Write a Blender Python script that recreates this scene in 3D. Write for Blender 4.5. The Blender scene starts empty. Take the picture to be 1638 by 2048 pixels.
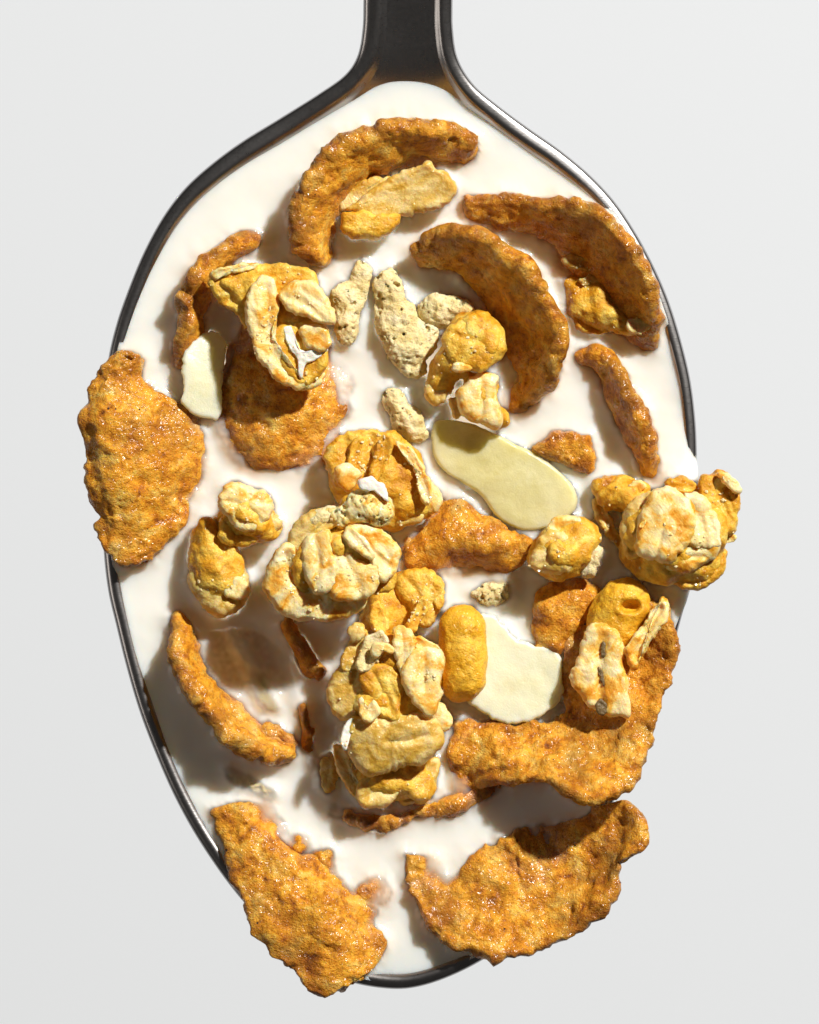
import bpy, math
import numpy as np

# ------------------------------------------------------------------ camera, world, light
S = 3.75e-5                       # metres per photo pixel (the spoon bowl is about 45 mm wide)
scene = bpy.context.scene
col = scene.collection
R = math.radians

cam_d = bpy.data.cameras.new('camera')
cam = bpy.data.objects.new('camera', cam_d); col.objects.link(cam)
cam_d.sensor_fit = 'VERTICAL'; cam_d.sensor_height = 24; cam_d.sensor_width = 24
cam_d.lens = 180
CAM_D = 2048 * S * cam_d.lens / 24
cam.location = (0, 0, CAM_D)
cam_d.clip_start = 0.01; cam_d.clip_end = 20
scene.camera = cam

world = bpy.data.worlds.new('World'); scene.world = world
world.use_nodes = True
bg = world.node_tree.nodes['Background']
bg.inputs[0].default_value = (1.0, 0.96, 0.92, 1); bg.inputs[1].default_value = 0.035

def area(name, loc, target, size, power, color, shape='DISK'):
    d = bpy.data.lights.new(name, 'AREA'); d.shape = shape; d.size = size
    d.energy = power; d.color = color
    o = bpy.data.objects.new(name, d); col.objects.link(o)
    from mathutils import Vector
    o.location = loc
    o.rotation_euler = (Vector(target) - Vector(loc)).to_track_quat('-Z', 'Y').to_euler()
    return o

KEL, KAZ = R(41), R(51)
kd = (math.cos(KEL) * math.cos(KAZ), math.cos(KEL) * math.sin(KAZ), math.sin(KEL))
area('key_lamp', tuple(1.5 * k for k in kd), (0, 0, 0), 0.08, 37, (1.0, 0.97, 0.915))
area('fill_softbox', (-0.9, -0.1, 0.42), (0, 0, 0), 0.5, 1.1, (1.0, 0.92, 0.84))

scene.view_settings.view_transform = 'Standard'
scene.view_settings.look = 'None'
scene.view_settings.exposure = 0.0
scene.view_settings.gamma = 1.0
scene.view_settings.use_curve_mapping = False

# ------------------------------------------------------------------ numpy noise
def _h(ix, iy, iz, seed):
    h = (ix.astype(np.int64) * 374761393 + iy.astype(np.int64) * 668265263
         + iz.astype(np.int64) * 2147483647 + seed * 974634777) & 0xffffffff
    h = ((h ^ (h >> 13)) * 1274126177) & 0xffffffff
    h = ((h ^ (h >> 16)) * 2246822519) & 0xffffffff
    return ((h ^ (h >> 15)) & 0xffffff) / float(0xffffff)

def vnoise(p, seed=0):
    i = np.floor(p); f = p - i; i = i.astype(np.int64)
    w = f * f * f * (f * (f * 6 - 15) + 10)
    out = 0
    for dx in (0, 1):
        wx = w[..., 0] if dx else 1 - w[..., 0]
        for dy in (0, 1):
            wy = w[..., 1] if dy else 1 - w[..., 1]
            for dz in (0, 1):
                wz = w[..., 2] if dz else 1 - w[..., 2]
                out = out + wx * wy * wz * _h(i[..., 0] + dx, i[..., 1] + dy, i[..., 2] + dz, seed)
    return out * 2 - 1

def fbm(p, seed=0, octs=3):
    a, s, out = 1.0, 0.0, 0
    for k in range(octs):
        out = out + a * vnoise(p * (2.03 ** k) + 17.3 * k, seed + 31 * k); s += a; a *= 0.5
    return out / s * 1.5

def worley(p, seed=0):
    i = np.floor(p).astype(np.int64); best = np.full(p.shape[:-1], 9.0)
    for dx in (-1, 0, 1):
        for dy in (-1, 0, 1):
            for dz in (-1, 0, 1):
                cx, cy, cz = i[..., 0] + dx, i[..., 1] + dy, i[..., 2] + dz
                q = ((cx + _h(cx, cy, cz, seed) - p[..., 0]) ** 2 + (cy + _h(cx, cy, cz, seed + 7) - p[..., 1]) ** 2
                     + (cz + _h(cx, cy, cz, seed + 13) - p[..., 2]) ** 2)
                best = np.minimum(best, q)
    return np.sqrt(best)

def smooth(a, b, x):
    t = np.clip((x - a) / (b - a), 0, 1); return t * t * (3 - 2 * t)

# ------------------------------------------------------------------ curves
def cr(pts, n, closed=False, dense=24):
    p = np.asarray(pts, float)
    if closed: q = np.vstack([p[-1], p, p[:2]])
    else: q = np.vstack([2 * p[0] - p[1], p, 2 * p[-1] - p[-2]])
    t = np.linspace(0, 1, dense, endpoint=False)[:, None]
    segs = []
    for k in range(len(q) - 3):
        a, b, c, d = q[k:k + 4]
        segs.append(0.5 * (2 * b + (c - a) * t + (2 * a - 5 * b + 4 * c - d) * t ** 2 + (3 * b - a - 3 * c + d) * t ** 3))
    c = np.vstack(segs + [q[-2][None]])
    L = np.concatenate([[0], np.cumsum(np.linalg.norm(np.diff(c[:, :2], axis=0), axis=1) + 1e-9)])
    if np.isscalar(n): s = np.linspace(0, L[-1], n, endpoint=not closed)
    else: s = n * L[-1]
    return np.stack([np.interp(s, L, c[:, k]) for k in range(c.shape[1])], 1)

def clen(pts):
    p = np.asarray(pts, float); return np.linalg.norm(np.diff(p, axis=0), axis=1).sum()

# ------------------------------------------------------------------ mesh plumbing (all in photo pixels, y down, z up)
HM_C = 4
HM = np.full((2200 // HM_C, 1720 // HM_C), -999.0)
HMF = HM.copy()                   # the same for the coloured flakes alone

def normals(V, Q, T):
    N = np.zeros_like(V)
    for F in (Q, T):
        if F is None or not len(F): continue
        a, b, c = V[F[:, 0]], V[F[:, 1]], V[F[:, 2]]
        n = np.cross(b - a, c - a)
        if F.shape[1] == 4: n = n + np.cross(c - a, V[F[:, 3]] - a)
        for k in range(F.shape[1]):
            for ax in range(3): N[:, ax] += np.bincount(F[:, k], n[:, ax], len(V))
    return N / (np.linalg.norm(N, axis=1, keepdims=True) + 1e-12)

def orient(V, Q, T):
    vol = 0
    for F in (Q, T):
        if F is None or not len(F): continue
        vol += np.einsum('ij,ij->i', V[F[:, 0]], np.cross(V[F[:, 1]], V[F[:, 2]])).sum()
        if F.shape[1] == 4: vol += np.einsum('ij,ij->i', V[F[:, 0]], np.cross(V[F[:, 2]], V[F[:, 3]])).sum()
    if vol < 0:
        Q = Q[:, ::-1] if Q is not None else None
        T = T[:, ::-1] if T is not None and len(T) else T
    return Q, T

def displace(V, Q, T, layers, seed):
    for kind, lam, amp in layers:
        N = normals(V, Q, T)
        if kind == 'fbm': d = fbm(V / lam, seed) * amp
        elif kind == 'bub': d = (0.55 - worley(V / lam, seed)) * 2 * amp * np.clip(0.75 + 1.2 * fbm(V / 85, seed + 9, 2), 0.15, 1.9)
        elif kind == 'blis':
            w = worley(V / lam, seed); d = amp * np.sqrt(np.clip(1 - (w / 0.36) ** 2, 0, 1)) * (vnoise(V / (lam * 1.5), seed + 3) > -0.15)
        elif kind == 'pit': d = -np.clip(0.42 - worley(V / lam, seed), 0, 1) / 0.42 * amp
        elif kind == 'facet': d = (worley(V / lam, seed) - 0.5) * 2 * amp
        elif kind == 'ridge': d = (0.5 - np.abs(vnoise(V / lam, seed)) * 2) * amp
        V = V + N * d[:, None]; seed += 101
    return V

def mk(name, V, Q, T, mat, parent=None, attr=None, hm=True, origin=None):
    V = np.asarray(V, float)
    V = V.copy()
    # orientation is judged in the final (y-up) frame
    W = np.stack([(V[:, 0] - 819), (1024 - V[:, 1]), V[:, 2]], 1)
    c = np.array([(W[:, 0].min() + W[:, 0].max()) / 2, (W[:, 1].min() + W[:, 1].max()) / 2, W[:, 2].min()]) if origin is None else np.asarray(origin, float)
    Q, T = orient(W - W.mean(0), Q, T)
    if hm:
        iy = np.clip((V[:, 1] / HM_C).astype(int), 0, HM.shape[0] - 1); ix = np.clip((V[:, 0] / HM_C).astype(int), 0, HM.shape[1] - 1)
        np.maximum.at(HM, (iy, ix), V[:, 2])
        if name.startswith(('cereal_flake', 'flake_fragment')): np.maximum.at(HMF, (iy, ix), V[:, 2])
    me = bpy.data.meshes.new(name)
    nq = 0 if Q is None else len(Q); nt = 0 if T is None else len(T)
    me.vertices.add(len(V)); me.vertices.foreach_set('co', ((W - c) * S).astype(np.float32).ravel())
    loops = np.concatenate(([Q.ravel()] if nq else []) + ([T.ravel()] if nt else [])).astype(np.int32)
    me.loops.add(len(loops)); me.loops.foreach_set('vertex_index', loops)
    st = np.concatenate([np.arange(nq) * 4, nq * 4 + np.arange(nt) * 3]).astype(np.int32)
    me.polygons.add(nq + nt); me.polygons.foreach_set('loop_start', st)
    me.polygons.foreach_set('use_smooth', np.ones(nq + nt, dtype=bool))
    me.update(calc_edges=True); me.validate()
    if attr is not None:
        for k, v in attr.items():
            a = me.attributes.new(k, 'FLOAT', 'POINT'); a.data.foreach_set('value', v.astype(np.float32))
    me.materials.append(mat)
    o = bpy.data.objects.new(name, me); col.objects.link(o)
    loc = c * S
    if parent is not None:
        o.parent = parent; loc = loc - np.array(parent.location)
    o.location = tuple(loc)
    return o

def tag(o, label, cat, group=None, kind=None):
    if label: o['label'] = label
    if cat: o['category'] = cat
    if group: o['group'] = group
    if kind: o['kind'] = kind
    return o

def empty(name, x, y, z, label, cat, group=None):
    o = bpy.data.objects.new(name, None); col.objects.link(o)
    o.empty_display_size = 0.002
    o.location = ((x - 819) * S, (1024 - y) * S, z * S)
    return tag(o, label, cat, group)

def shell(top, bot, periodic):
    """top, bot: (N, M, 3) grids that meet on their border; welded into one closed surface."""
    N, M = top.shape[:2]
    nc = top.shape[2]
    V = np.concatenate([top.reshape(-1, nc), bot.reshape(-1, nc)])
    it = np.arange(N * M).reshape(N, M); ib = it + N * M
    ib = ib.copy()
    if periodic:                      # rim at last column
        ib[:, -1] = it[:, -1]
    else:
        ib[0, :] = it[0, :]; ib[-1, :] = it[-1, :]; ib[:, 0] = it[:, 0]; ib[:, -1] = it[:, -1]
    def quads(i):
        if periodic: i = np.vstack([i, i[:1]])
        return np.stack([i[:-1, :-1], i[1:, :-1], i[1:, 1:], i[:-1, 1:]], -1).reshape(-1, 4)
    Q = np.concatenate([quads(it), quads(ib)[:, ::-1]])
    T = None
    if periodic:                      # close the hub
        n = len(V)
        V = np.vstack([V, top[:, 0].mean(0), bot[:, 0].mean(0)])
        a = it[:, 0]; b = np.roll(a, -1); e = ib[:, 0]; f = np.roll(e, -1)
        T = np.concatenate([np.stack([a, np.full(N, n), b], 1), np.stack([e, f, np.full(N, n + 1)], 1)])
    used = np.zeros(len(V), bool)
    used[Q.ravel()] = True
    if T is not None: used[T.ravel()] = True
    m = np.cumsum(used) - 1
    return V[used], m[Q], (m[T] if T is not None else None)

def slab(outline, z, thick, gx=0, gy=0, dome=0, cup=0, creases=(), rag=5, raglam=22, seed=1, sp=4.0, layers=(), centre=None, edge=None, tw=0):
    o = np.asarray(outline, float)
    per = clen(np.vstack([o, o[:1]]))
    N = max(28, int(per / sp))
    p = cr(o, N, closed=True)
    t = np.roll(p, -1, 0) - np.roll(p, 1, 0); n = np.stack([t[:, 1], -t[:, 0]], 1); n /= np.linalg.norm(n, axis=1, keepdims=True) + 1e-9
    p3 = np.column_stack([p, np.full(N, z)])
    p = p + n * (fbm(p3 / raglam, seed, 3) * rag + fbm(p3 / 8, seed + 3, 2) * (min(rag, 2.2) * 0.8 if rag > 2 else 0))[:, None]
    c = p.mean(0) if centre is None else np.asarray(centre, float)
    rad = np.linalg.norm(p - c, axis=1)
    M = max(7, int(rad.max() / sp / 1.25))
    s = np.linspace(0.5 / M, 1, M); r = 1 - (1 - s) ** 1.45
    P = c + r[None, :, None] * (p - c)[:, None, :]
    d = (1 - r)[None, :] * np.minimum(rad[:, None], rad.mean() * 1.2) * 0.92
    e = edge or thick * 0.40
    prof = np.sqrt(np.clip(1 - (1 - np.clip(d / e, 0, 1)) ** 2, 0, 1))
    dx, dy = P[..., 0] - c[0], P[..., 1] - c[1]; RR = rad.max()
    zc = z + gx * dx + gy * dy + cup * (dx * dx + dy * dy) / RR ** 2 + tw * dx * dy / RR ** 2
    groove = 0
    for cl in creases:
        line, wd, dep = cl
        L = cr(line, 40)[:, :2]
        dd = np.min(np.linalg.norm(P[:, :, None, :] - L[None, None], axis=-1), axis=2)
        groove = groove + dep * np.exp(-(dd / wd) ** 2)
    top = np.dstack([P, zc + thick * 0.5 * prof + dome * (1 - r[None] ** 2) - groove * prof])
    bot = np.dstack([P, zc - thick * 0.5 * prof])
    V, Q, T = shell(top, bot, True)
    if layers: V = displace(V, Q, T, layers, seed + 3)
    return V, Q, T

def sheet(rows, thick, warp=7, rag=9, seed=1, sp=4.2, layers=(), thin=0.0, edge=None):
    """Curled sheet lofted through rows of 3-D points, thickened, with ragged rounded edges."""
    Ls = [clen(r) for r in rows]
    N = max(24, int(np.mean(Ls) / sp))
    def par(n):
        t = np.linspace(0, 1, n); return 0.55 * t + 0.45 * (0.5 - 0.5 * np.cos(np.pi * t))
    u = par(N)
    G = np.stack([cr(r, u) for r in rows], 1)           # N x rows x 3
    W = np.mean([clen(g) for g in G[:: max(1, N // 12)]])
    M = max(12, int(W / sp))
    v = par(M)
    if G.shape[1] == 2:
        P = G[:, :1] * (1 - v)[None, :, None] + G[:, 1:] * v[None, :, None]
    else:
        kn = np.arange(G.shape[1]); x = v * (len(kn) - 1)
        q = np.concatenate([2 * G[:, :1] - G[:, 1:2], G, 2 * G[:, -1:] - G[:, -2:-1]], 1)
        k = np.minimum(x.astype(int), len(kn) - 2); f = (x - k)[None, :, None]
        a, b, c, d = q[:, k], q[:, k + 1], q[:, k + 2], q[:, k + 3]
        P = 0.5 * (2 * b + (c - a) * f + (2 * a - 5 * b + 4 * c - d) * f ** 2 + (3 * b - a - 3 * c + d) * f ** 3)
    # distance to the border along both directions
    su = np.concatenate([np.zeros((1, M)), np.cumsum(np.linalg.norm(np.diff(P, axis=0), axis=2), 0)], 0)
    sv = np.concatenate([np.zeros((N, 1)), np.cumsum(np.linalg.norm(np.diff(P, axis=1), axis=2), 1)], 1)
    du = np.minimum(su, su[-1:] - su); dv = np.minimum(sv, sv[:, -1:] - sv)
    d = np.minimum(du, dv)
    # warp everything a little, and the border outward / inward
    for ax in range(3):
        P[..., ax] += fbm(P / 60, seed + ax * 17, 2) * warp
    ev = P[:, -1] - P[:, -4]; ev /= np.linalg.norm(ev, axis=1, keepdims=True) + 1e-9
    e0 = P[:, 0] - P[:, 3]; e0 /= np.linalg.norm(e0, axis=1, keepdims=True) + 1e-9
    fall = np.exp(-(sv[:, -1:] - sv) / 22)[..., None]; P = P + fall * ev[:, None] * (fbm(P[:, -1] / 24, seed + 5, 3) * rag)[:, None, None]
    fall = np.exp(-sv / 22)[..., None]; P = P + fall * e0[:, None] * (fbm(P[:, 0] / 24, seed + 6, 3) * rag)[:, None, None]
    gu = np.gradient(P, axis=0); gv = np.gradient(P, axis=1)
    n = np.cross(gu, gv); n /= np.linalg.norm(n, axis=2, keepdims=True) + 1e-9
    if n[..., 2].mean() < 0: n = -n
    th = thick * (1 + 0.22 * fbm(P / 70, seed + 9, 2)) * (1 - thin * v[None, :])
    e = edge or thick * 0.55
    prof = np.sqrt(np.clip(1 - (1 - np.clip(d / e, 0, 1)) ** 2, 0, 1))
    h = (0.5 * th * prof)[..., None]
    V, Q, T = shell(np.dstack([P + n * h, d]), np.dstack([P - n * h, d]), False)
    global RIM
    RIM = np.exp(-V[:, 3] / 11); V = V[:, :3]
    if layers: V = displace(V, Q, T, layers, seed + 3)
    return V, Q, T

def surfnet(fn, lo, hi, h):
    lo = np.asarray(lo, float); dims = np.ceil((np.asarray(hi) - lo) / h).astype(int) + 1
    ax = [lo[k] + h * np.arange(dims[k]) for k in range(3)]
    G = np.stack(np.meshgrid(*ax, indexing='ij'), -1)
    f = fn(G); s = f < 0
    nx, ny, nz = dims
    acc = np.zeros((nx - 1, ny - 1, nz - 1, 3)); cnt = np.zeros((nx - 1, ny - 1, nz - 1))
    corners = [(a, b, c) for a in (0, 1) for b in (0, 1) for c in (0, 1)]
    sl = lambda o: (slice(o[0], nx - 1 + o[0]), slice(o[1], ny - 1 + o[1]), slice(o[2], nz - 1 + o[2]))
    for a in corners:
        for k in range(3):
            if a[k]: continue
            b = list(a); b[k] = 1
            fa, fb = f[sl(a)], f[sl(b)]; m = (fa < 0) != (fb < 0)
            t = np.where(m, fa / np.where(m, fa - fb, 1), 0)
            for j in range(3):
                acc[..., j] += np.where(m, a[j] + (t if j == k else 0), 0)
            cnt += m
    act = cnt > 0
    idx = np.full(act.shape, -1); idx[act] = np.arange(act.sum())
    cell = np.argwhere(act)
    V = lo + h * (cell + acc[act] / cnt[act][:, None])
    Q = []
    for k in range(3):
        o = [slice(1, -1)] * 3; o[k] = slice(0, -1); o2 = list(o); o2[k] = slice(1, None)
        m = s[tuple(o)] != s[tuple(o2)]
        w = np.argwhere(m); flip = s[tuple(o)][m]
        base = w + np.array([1 if j != k else 0 for j in range(3)])
        u, v = [(1, 2), (2, 0), (0, 1)][k]
        def at(du, dv):
            c = base.copy(); c[:, u] -= du; c[:, v] -= dv
            return idx[c[:, 0], c[:, 1], c[:, 2]]
        q = np.stack([at(1, 1), at(0, 1), at(0, 0), at(1, 0)], 1)
        q[~flip] = q[~flip][:, ::-1]
        Q.append(q)
    Q = np.vstack(Q); Q = Q[(Q >= 0).all(1)]
    # relax once
    A = np.zeros_like(V); n = np.zeros(len(V))
    for a, b in ((0, 1), (1, 2), (2, 3), (3, 0)):
        for i, j in ((a, b), (b, a)):
            for c in range(3): A[:, c] += np.bincount(Q[:, i], V[Q[:, j], c], len(V))
            n += np.bincount(Q[:, i], minlength=len(V))
    V = V * 0.45 + 0.55 * A / np.maximum(n, 1)[:, None]
    return V, Q, None

def smin(a, b, k):
    h = np.clip(0.5 + 0.5 * (b - a) / k, 0, 1); return b * (1 - h) + a * h - k * h * (1 - h)

def blob(balls, k=22, h=5.0, pores=None, warp=6, wl=45, seed=1, layers=()):
    """balls: (x, y, z, rx, ry, rz, yaw degrees); smooth union, optionally porous."""
    B = []
    for b in balls:
        b = list(b)
        if len(b) == 4: b = b[:3] + [b[3]] * 3
        if len(b) == 6: b = b + [0]
        B.append(b)
    lo = np.min([[b[j] - max(b[3], b[4]) if j < 2 else b[2] - b[5] for j in range(3)] for b in B], 0) - 16
    hi = np.max([[b[j] + max(b[3], b[4]) if j < 2 else b[2] + b[5] for j in range(3)] for b in B], 0) + 16
    def fn(P):
        Pw = P + np.stack([fbm(P / wl, seed + q, 2) for q in (0, 11, 23)], -1) * warp
        out = None
        for x, y, z, rx, ry, rz, yaw in B:
            c, s_ = math.cos(R(yaw)), math.sin(R(yaw))
            dx, dy, dz = Pw[..., 0] - x, Pw[..., 1] - y, Pw[..., 2] - z
            u, v = dx * c + dy * s_, -dx * s_ + dy * c
            q = np.sqrt((u / rx) ** 2 + (v / ry) ** 2 + (dz / rz) ** 2)
            dd = (q - 1) * min(rx, ry, rz)
            out = dd if out is None else smin(out, dd, k)
        if pores:
            lam, rad = pores
            st = np.array([1, 1, 0.8]) / lam
            q = P * st + np.stack([fbm(P / (lam * 1.1), seed + 5 + 9 * a_, 2) for a_ in range(3)], -1) * 0.75
            w = np.minimum(worley(q, seed + 40), worley(q * 1.9 + 5, seed + 41) * 0.62 + 0.12)
            out = np.maximum(out, (rad - w) * lam * 0.8)
        return out
    V, Q, T = surfnet(fn, lo, hi, h)
    if layers: V = displace(V, Q, T, layers, seed + 3)
    return V, Q, T

# ------------------------------------------------------------------ materials
def nt(name):
    m = bpy.data.materials.new(name); m.use_nodes = True
    return m, m.node_tree.nodes, m.node_tree.links

def coords(N, L, unit=100.0, rnd=True):
    tc = N.new('ShaderNodeTexCoord'); oi = N.new('ShaderNodeObjectInfo')
    mu = N.new('ShaderNodeVectorMath'); mu.operation = 'MULTIPLY_ADD'
    mu.inputs[1].default_value = (1 / (S * unit),) * 3
    L.new(tc.outputs['Object'], mu.inputs[0])
    if rnd:
        m2 = N.new('ShaderNodeMath'); m2.operation = 'MULTIPLY'; m2.inputs[1].default_value = 60
        L.new(oi.outputs['Random'], m2.inputs[0]); L.new(m2.outputs[0], mu.inputs[2])
    return mu.outputs[0]

def noise(N, L, vec, scale, detail=4, rough=0.55, dist=0.0):
    n = N.new('ShaderNodeTexNoise'); n.inputs['Scale'].default_value = scale; n.inputs['Detail'].default_value = detail
    n.inputs['Roughness'].default_value = rough; n.inputs['Distortion'].default_value = dist
    L.new(vec, n.inputs['Vector']); return n.outputs['Fac']

def ramp(N, L, fac, stops):
    r = N.new('ShaderNodeValToRGB'); L.new(fac, r.inputs[0])
    e = r.color_ramp.elements
    while len(e) < len(stops): e.new(0.5)
    for k, (p, c) in enumerate(stops):
        e[k].position = p; e[k].color = (*c, 1) if len(c) == 3 else c
    return r.outputs[0]

def g(v): return (v, v, v)

def mixc(N, L, fac, a, b, mode='MIX'):
    m = N.new('ShaderNodeMix'); m.data_type = 'RGBA'; m.blend_type = mode
    if isinstance(fac, float): m.inputs[0].default_value = fac
    else: L.new(fac, m.inputs[0])
    for i, v in ((6, a), (7, b)):
        if isinstance(v, tuple): m.inputs[i].default_value = (*v, 1)
        else: L.new(v, m.inputs[i])
    return m.outputs[2]

def math_(N, L, op, a, b=None):
    m = N.new('ShaderNodeMath'); m.operation = op
    for i, v in ((0, a), (1, b)):
        if v is None: continue
        if isinstance(v, (int, float)): m.inputs[i].default_value = v
        else: L.new(v, m.inputs[i])
    return m.outputs[0]

def bump(N, L, h, dist_px, strength=1.0, prev=None):
    b = N.new('ShaderNodeBump'); b.inputs['Distance'].default_value = dist_px * S; b.inputs['Strength'].default_value = strength
    L.new(h, b.inputs['Height'])
    if prev is not None: L.new(prev, b.inputs['Normal'])
    return b.outputs[0]

def film_mask(N, L, vec, lo, hi):
    """thin patches of milk clinging near the milk line (a real coating with its own outline)"""
    ge = N.new('ShaderNodeNewGeometry'); sx = N.new('ShaderNodeSeparateXYZ'); L.new(ge.outputs['Position'], sx.inputs[0])
    mr = N.new('ShaderNodeMapRange'); mr.inputs[1].default_value = lo * S; mr.inputs[2].default_value = hi * S
    mr.inputs[3].default_value = 1; mr.inputs[4].default_value = 0
    L.new(sx.outputs[2], mr.inputs[0])
    n = noise(N, L, vec, 1.7, 3)
    nn = ramp(N, L, n, [(0.47, g(0)), (0.62, g(1))])
    return math_(N, L, 'MULTIPLY', mr.outputs[0], nn)

def food(name, cols, cscale=1.6, cdist=0.4, rough=(0.22, 0.5), sss=0.25, srad=(1.0, 0.45, 0.15), sscale=9, coat=0.35, bumps=((6, 3.0), (22, 1.5)),
         specks=0.0, film=None, grain=0.35, fleck=None, spec=0.5, glaze=1.0, toast=0.0, fibre=0.0, rim=0.0):
    m, N, L = nt(name); P = N['Principled BSDF']
    vec = coords(N, L)
    n = noise(N, L, vec, cscale, 5, 0.6, cdist)
    c = ramp(N, L, n, cols)
    n2 = noise(N, L, vec, 9, 4, 0.65, 0.3)
    c = mixc(N, L, grain, c, ramp(N, L, n2, [(0.32, (0.42, 0.28, 0.14)), (0.5, (1, 1, 1)), (0.72, (1.25, 1.3, 1.25))]), 'MULTIPLY')
    if toast:
        c = mixc(N, L, ramp(N, L, noise(N, L, vec, 0.9, 3, 0.55, 0.5), [(0.50, g(0)), (0.68, g(toast))]), c, (0.27, 0.075, 0.004))
    if rim:
        at = N.new('ShaderNodeAttribute'); at.attribute_name = 'rim'
        k = math_(N, L, 'MULTIPLY', at.outputs['Fac'], ramp(N, L, noise(N, L, vec, 2.8, 3), [(0.36, g(0)), (0.6, g(rim))]))
        c = mixc(N, L, k, c, (0.20, 0.05, 0.004))
    if specks:
        v = N.new('ShaderNodeTexVoronoi'); v.inputs['Scale'].default_value = 4.2; L.new(vec, v.inputs['Vector'])
        sz = math_(N, L, 'MULTIPLY', v.outputs['Color'], 0.19)
        k = math_(N, L, 'LESS_THAN', v.outputs['Distance'], math_(N, L, 'SUBTRACT', sz, 0.075))
        k = math_(N, L, 'MULTIPLY', k, specks)
        c = mixc(N, L, k, c, (0.045, 0.012, 0.004))
    if fleck:
        v = N.new('ShaderNodeTexVoronoi'); v.inputs['Scale'].default_value = 9; L.new(vec, v.inputs['Vector'])
        k = math_(N, L, 'LESS_THAN', v.outputs['Distance'], math_(N, L, 'SUBTRACT', math_(N, L, 'MULTIPLY', v.outputs['Color'], 0.34), 0.12))
        c = mixc(N, L, math_(N, L, 'MULTIPLY', k, 0.55), c, fleck)
    if film:
        fm = film_mask(N, L, vec, *film)
        c = mixc(N, L, math_(N, L, 'MULTIPLY', fm, 0.5), c, (0.92, 0.62, 0.50))
    L.new(c, P.inputs['Base Color'])
    rr = noise(N, L, vec, 3.2, 4)
    L.new(ramp(N, L, rr, [(0.38, g(rough[0])), (0.65, g(rough[1]))]), P.inputs['Roughness'])
    P.inputs['Specular IOR Level'].default_value = spec
    P.inputs['Subsurface Weight'].default_value = sss
    P.inputs['Subsurface Radius'].default_value = srad
    P.inputs['Subsurface Scale'].default_value = sscale * S
    L.new(ramp(N, L, noise(N, L, vec, 1.7, 3, 0.6), [(0.40, g(coat * 0.12)), (0.60, g(coat))]), P.inputs['Coat Weight'])
    P.inputs["Coat Roughness"].default_value = 0.16
    prev = None
    if grain > 0.5: prev = bump(N, L, n2, 4.5, 1.0, None)
    if fibre:
        mp = N.new('ShaderNodeMapping'); mp.vector_type = 'TEXTURE'; mp.inputs['Scale'].default_value = (0.33, 0.065, 0.33)
        oi = N.new('ShaderNodeObjectInfo'); cx = N.new('ShaderNodeCombineXYZ')
        L.new(math_(N, L, 'MULTIPLY', oi.outputs['Random'], 6.28), cx.inputs[2]); L.new(cx.outputs[0], mp.inputs['Rotation'])
        L.new(vec, mp.inputs[0])
        prev = bump(N, L, noise(N, L, mp.outputs[0], 1.0, 3, 0.55, 0.6), fibre, 1.0, prev)
    for sc, px in bumps:
        prev = bump(N, L, noise(N, L, vec, sc, 4, 0.6), px * 2.2, 1.0, prev)
    if prev is not None:
        L.new(prev, P.inputs['Normal'])
        cb = bump(N, L, noise(N, L, vec, 4.5, 2), 13.0 * glaze)
        cb = bump(N, L, noise(N, L, vec, 12, 2, 0.5), 5.0 * glaze, 1.0, cb)
        L.new(cb, P.inputs['Coat Normal'])
    return m

M_flake = food('toasted_flake', [(0.28, (0.31, 0.080, 0.003)), (0.40, (0.70, 0.255, 0.008)), (0.53, (0.91, 0.42, 0.026)), (0.69, (0.95, 0.61, 0.13))],
               2.6, 0.7, (0.35, 0.6), 0.4, srad=(1.0, 0.5, 0.12), sscale=11, coat=1.0, bumps=((15, 1.6), (30, 0.8)), specks=1.0, film=(2, 30), grain=0.62, spec=0.3, toast=0.6, rim=0.6)
M_caramel = food('caramel_glaze', [(0.30, (0.52, 0.19, 0.006)), (0.44, (0.78, 0.38, 0.018)), (0.58, (0.90, 0.58, 0.08)), (0.74, (0.94, 0.74, 0.25))],
                 2.3, 0.6, (0.3, 0.55), 0.35, sscale=11, coat=0.4, bumps=((7, 1.5), (20, 1.1)), grain=0.35, fleck=(0.88, 0.66, 0.32), spec=0.35)
M_oat = food('oat', [(0.34, (0.78, 0.32, 0.015)), (0.42, (0.91, 0.51, 0.085)), (0.49, (0.95, 0.69, 0.26)), (0.64, (0.96, 0.81, 0.48))],
             2.2, 0.9, (0.35, 0.6), 0.6, sscale=15, coat=0.5, bumps=((6, 0.9), (20, 0.7)), grain=0.10, glaze=0.6, spec=0.3, fibre=1.4)
M_oat_wet = food('wet_oat', [(0.30, (0.56, 0.28, 0.014)), (0.43, (0.73, 0.45, 0.075)), (0.55, (0.84, 0.61, 0.21)), (0.72, (0.90, 0.73, 0.40))],
                 2.2, 0.8, (0.35, 0.55), 0.6, sscale=15, coat=0.55, bumps=((6, 1.0), (20, 0.8)), grain=0.18, glaze=0.7, spec=0.35, fibre=1.4)
M_puff = food('rice_puff', [(0.30, (0.74, 0.55, 0.19)), (0.5, (0.87, 0.72, 0.37)), (0.7, (0.92, 0.82, 0.54))],
              2.6, 0.3, (0.4, 0.65), 0.35, sscale=10, coat=0.12, bumps=((9, 2.0), (24, 1.4)), grain=0.25, spec=0.3)
M_capsule = food('glazed_puff', [(0.30, (0.74, 0.33, 0.010)), (0.5, (0.86, 0.46, 0.022)), (0.7, (0.92, 0.58, 0.07))],
                 1.6, 0.3, (0.3, 0.5), 0.35, sscale=11, coat=0.45, bumps=((9, 1.4), (24, 1.2)), grain=0.45, glaze=0.8, spec=0.35)
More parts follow.
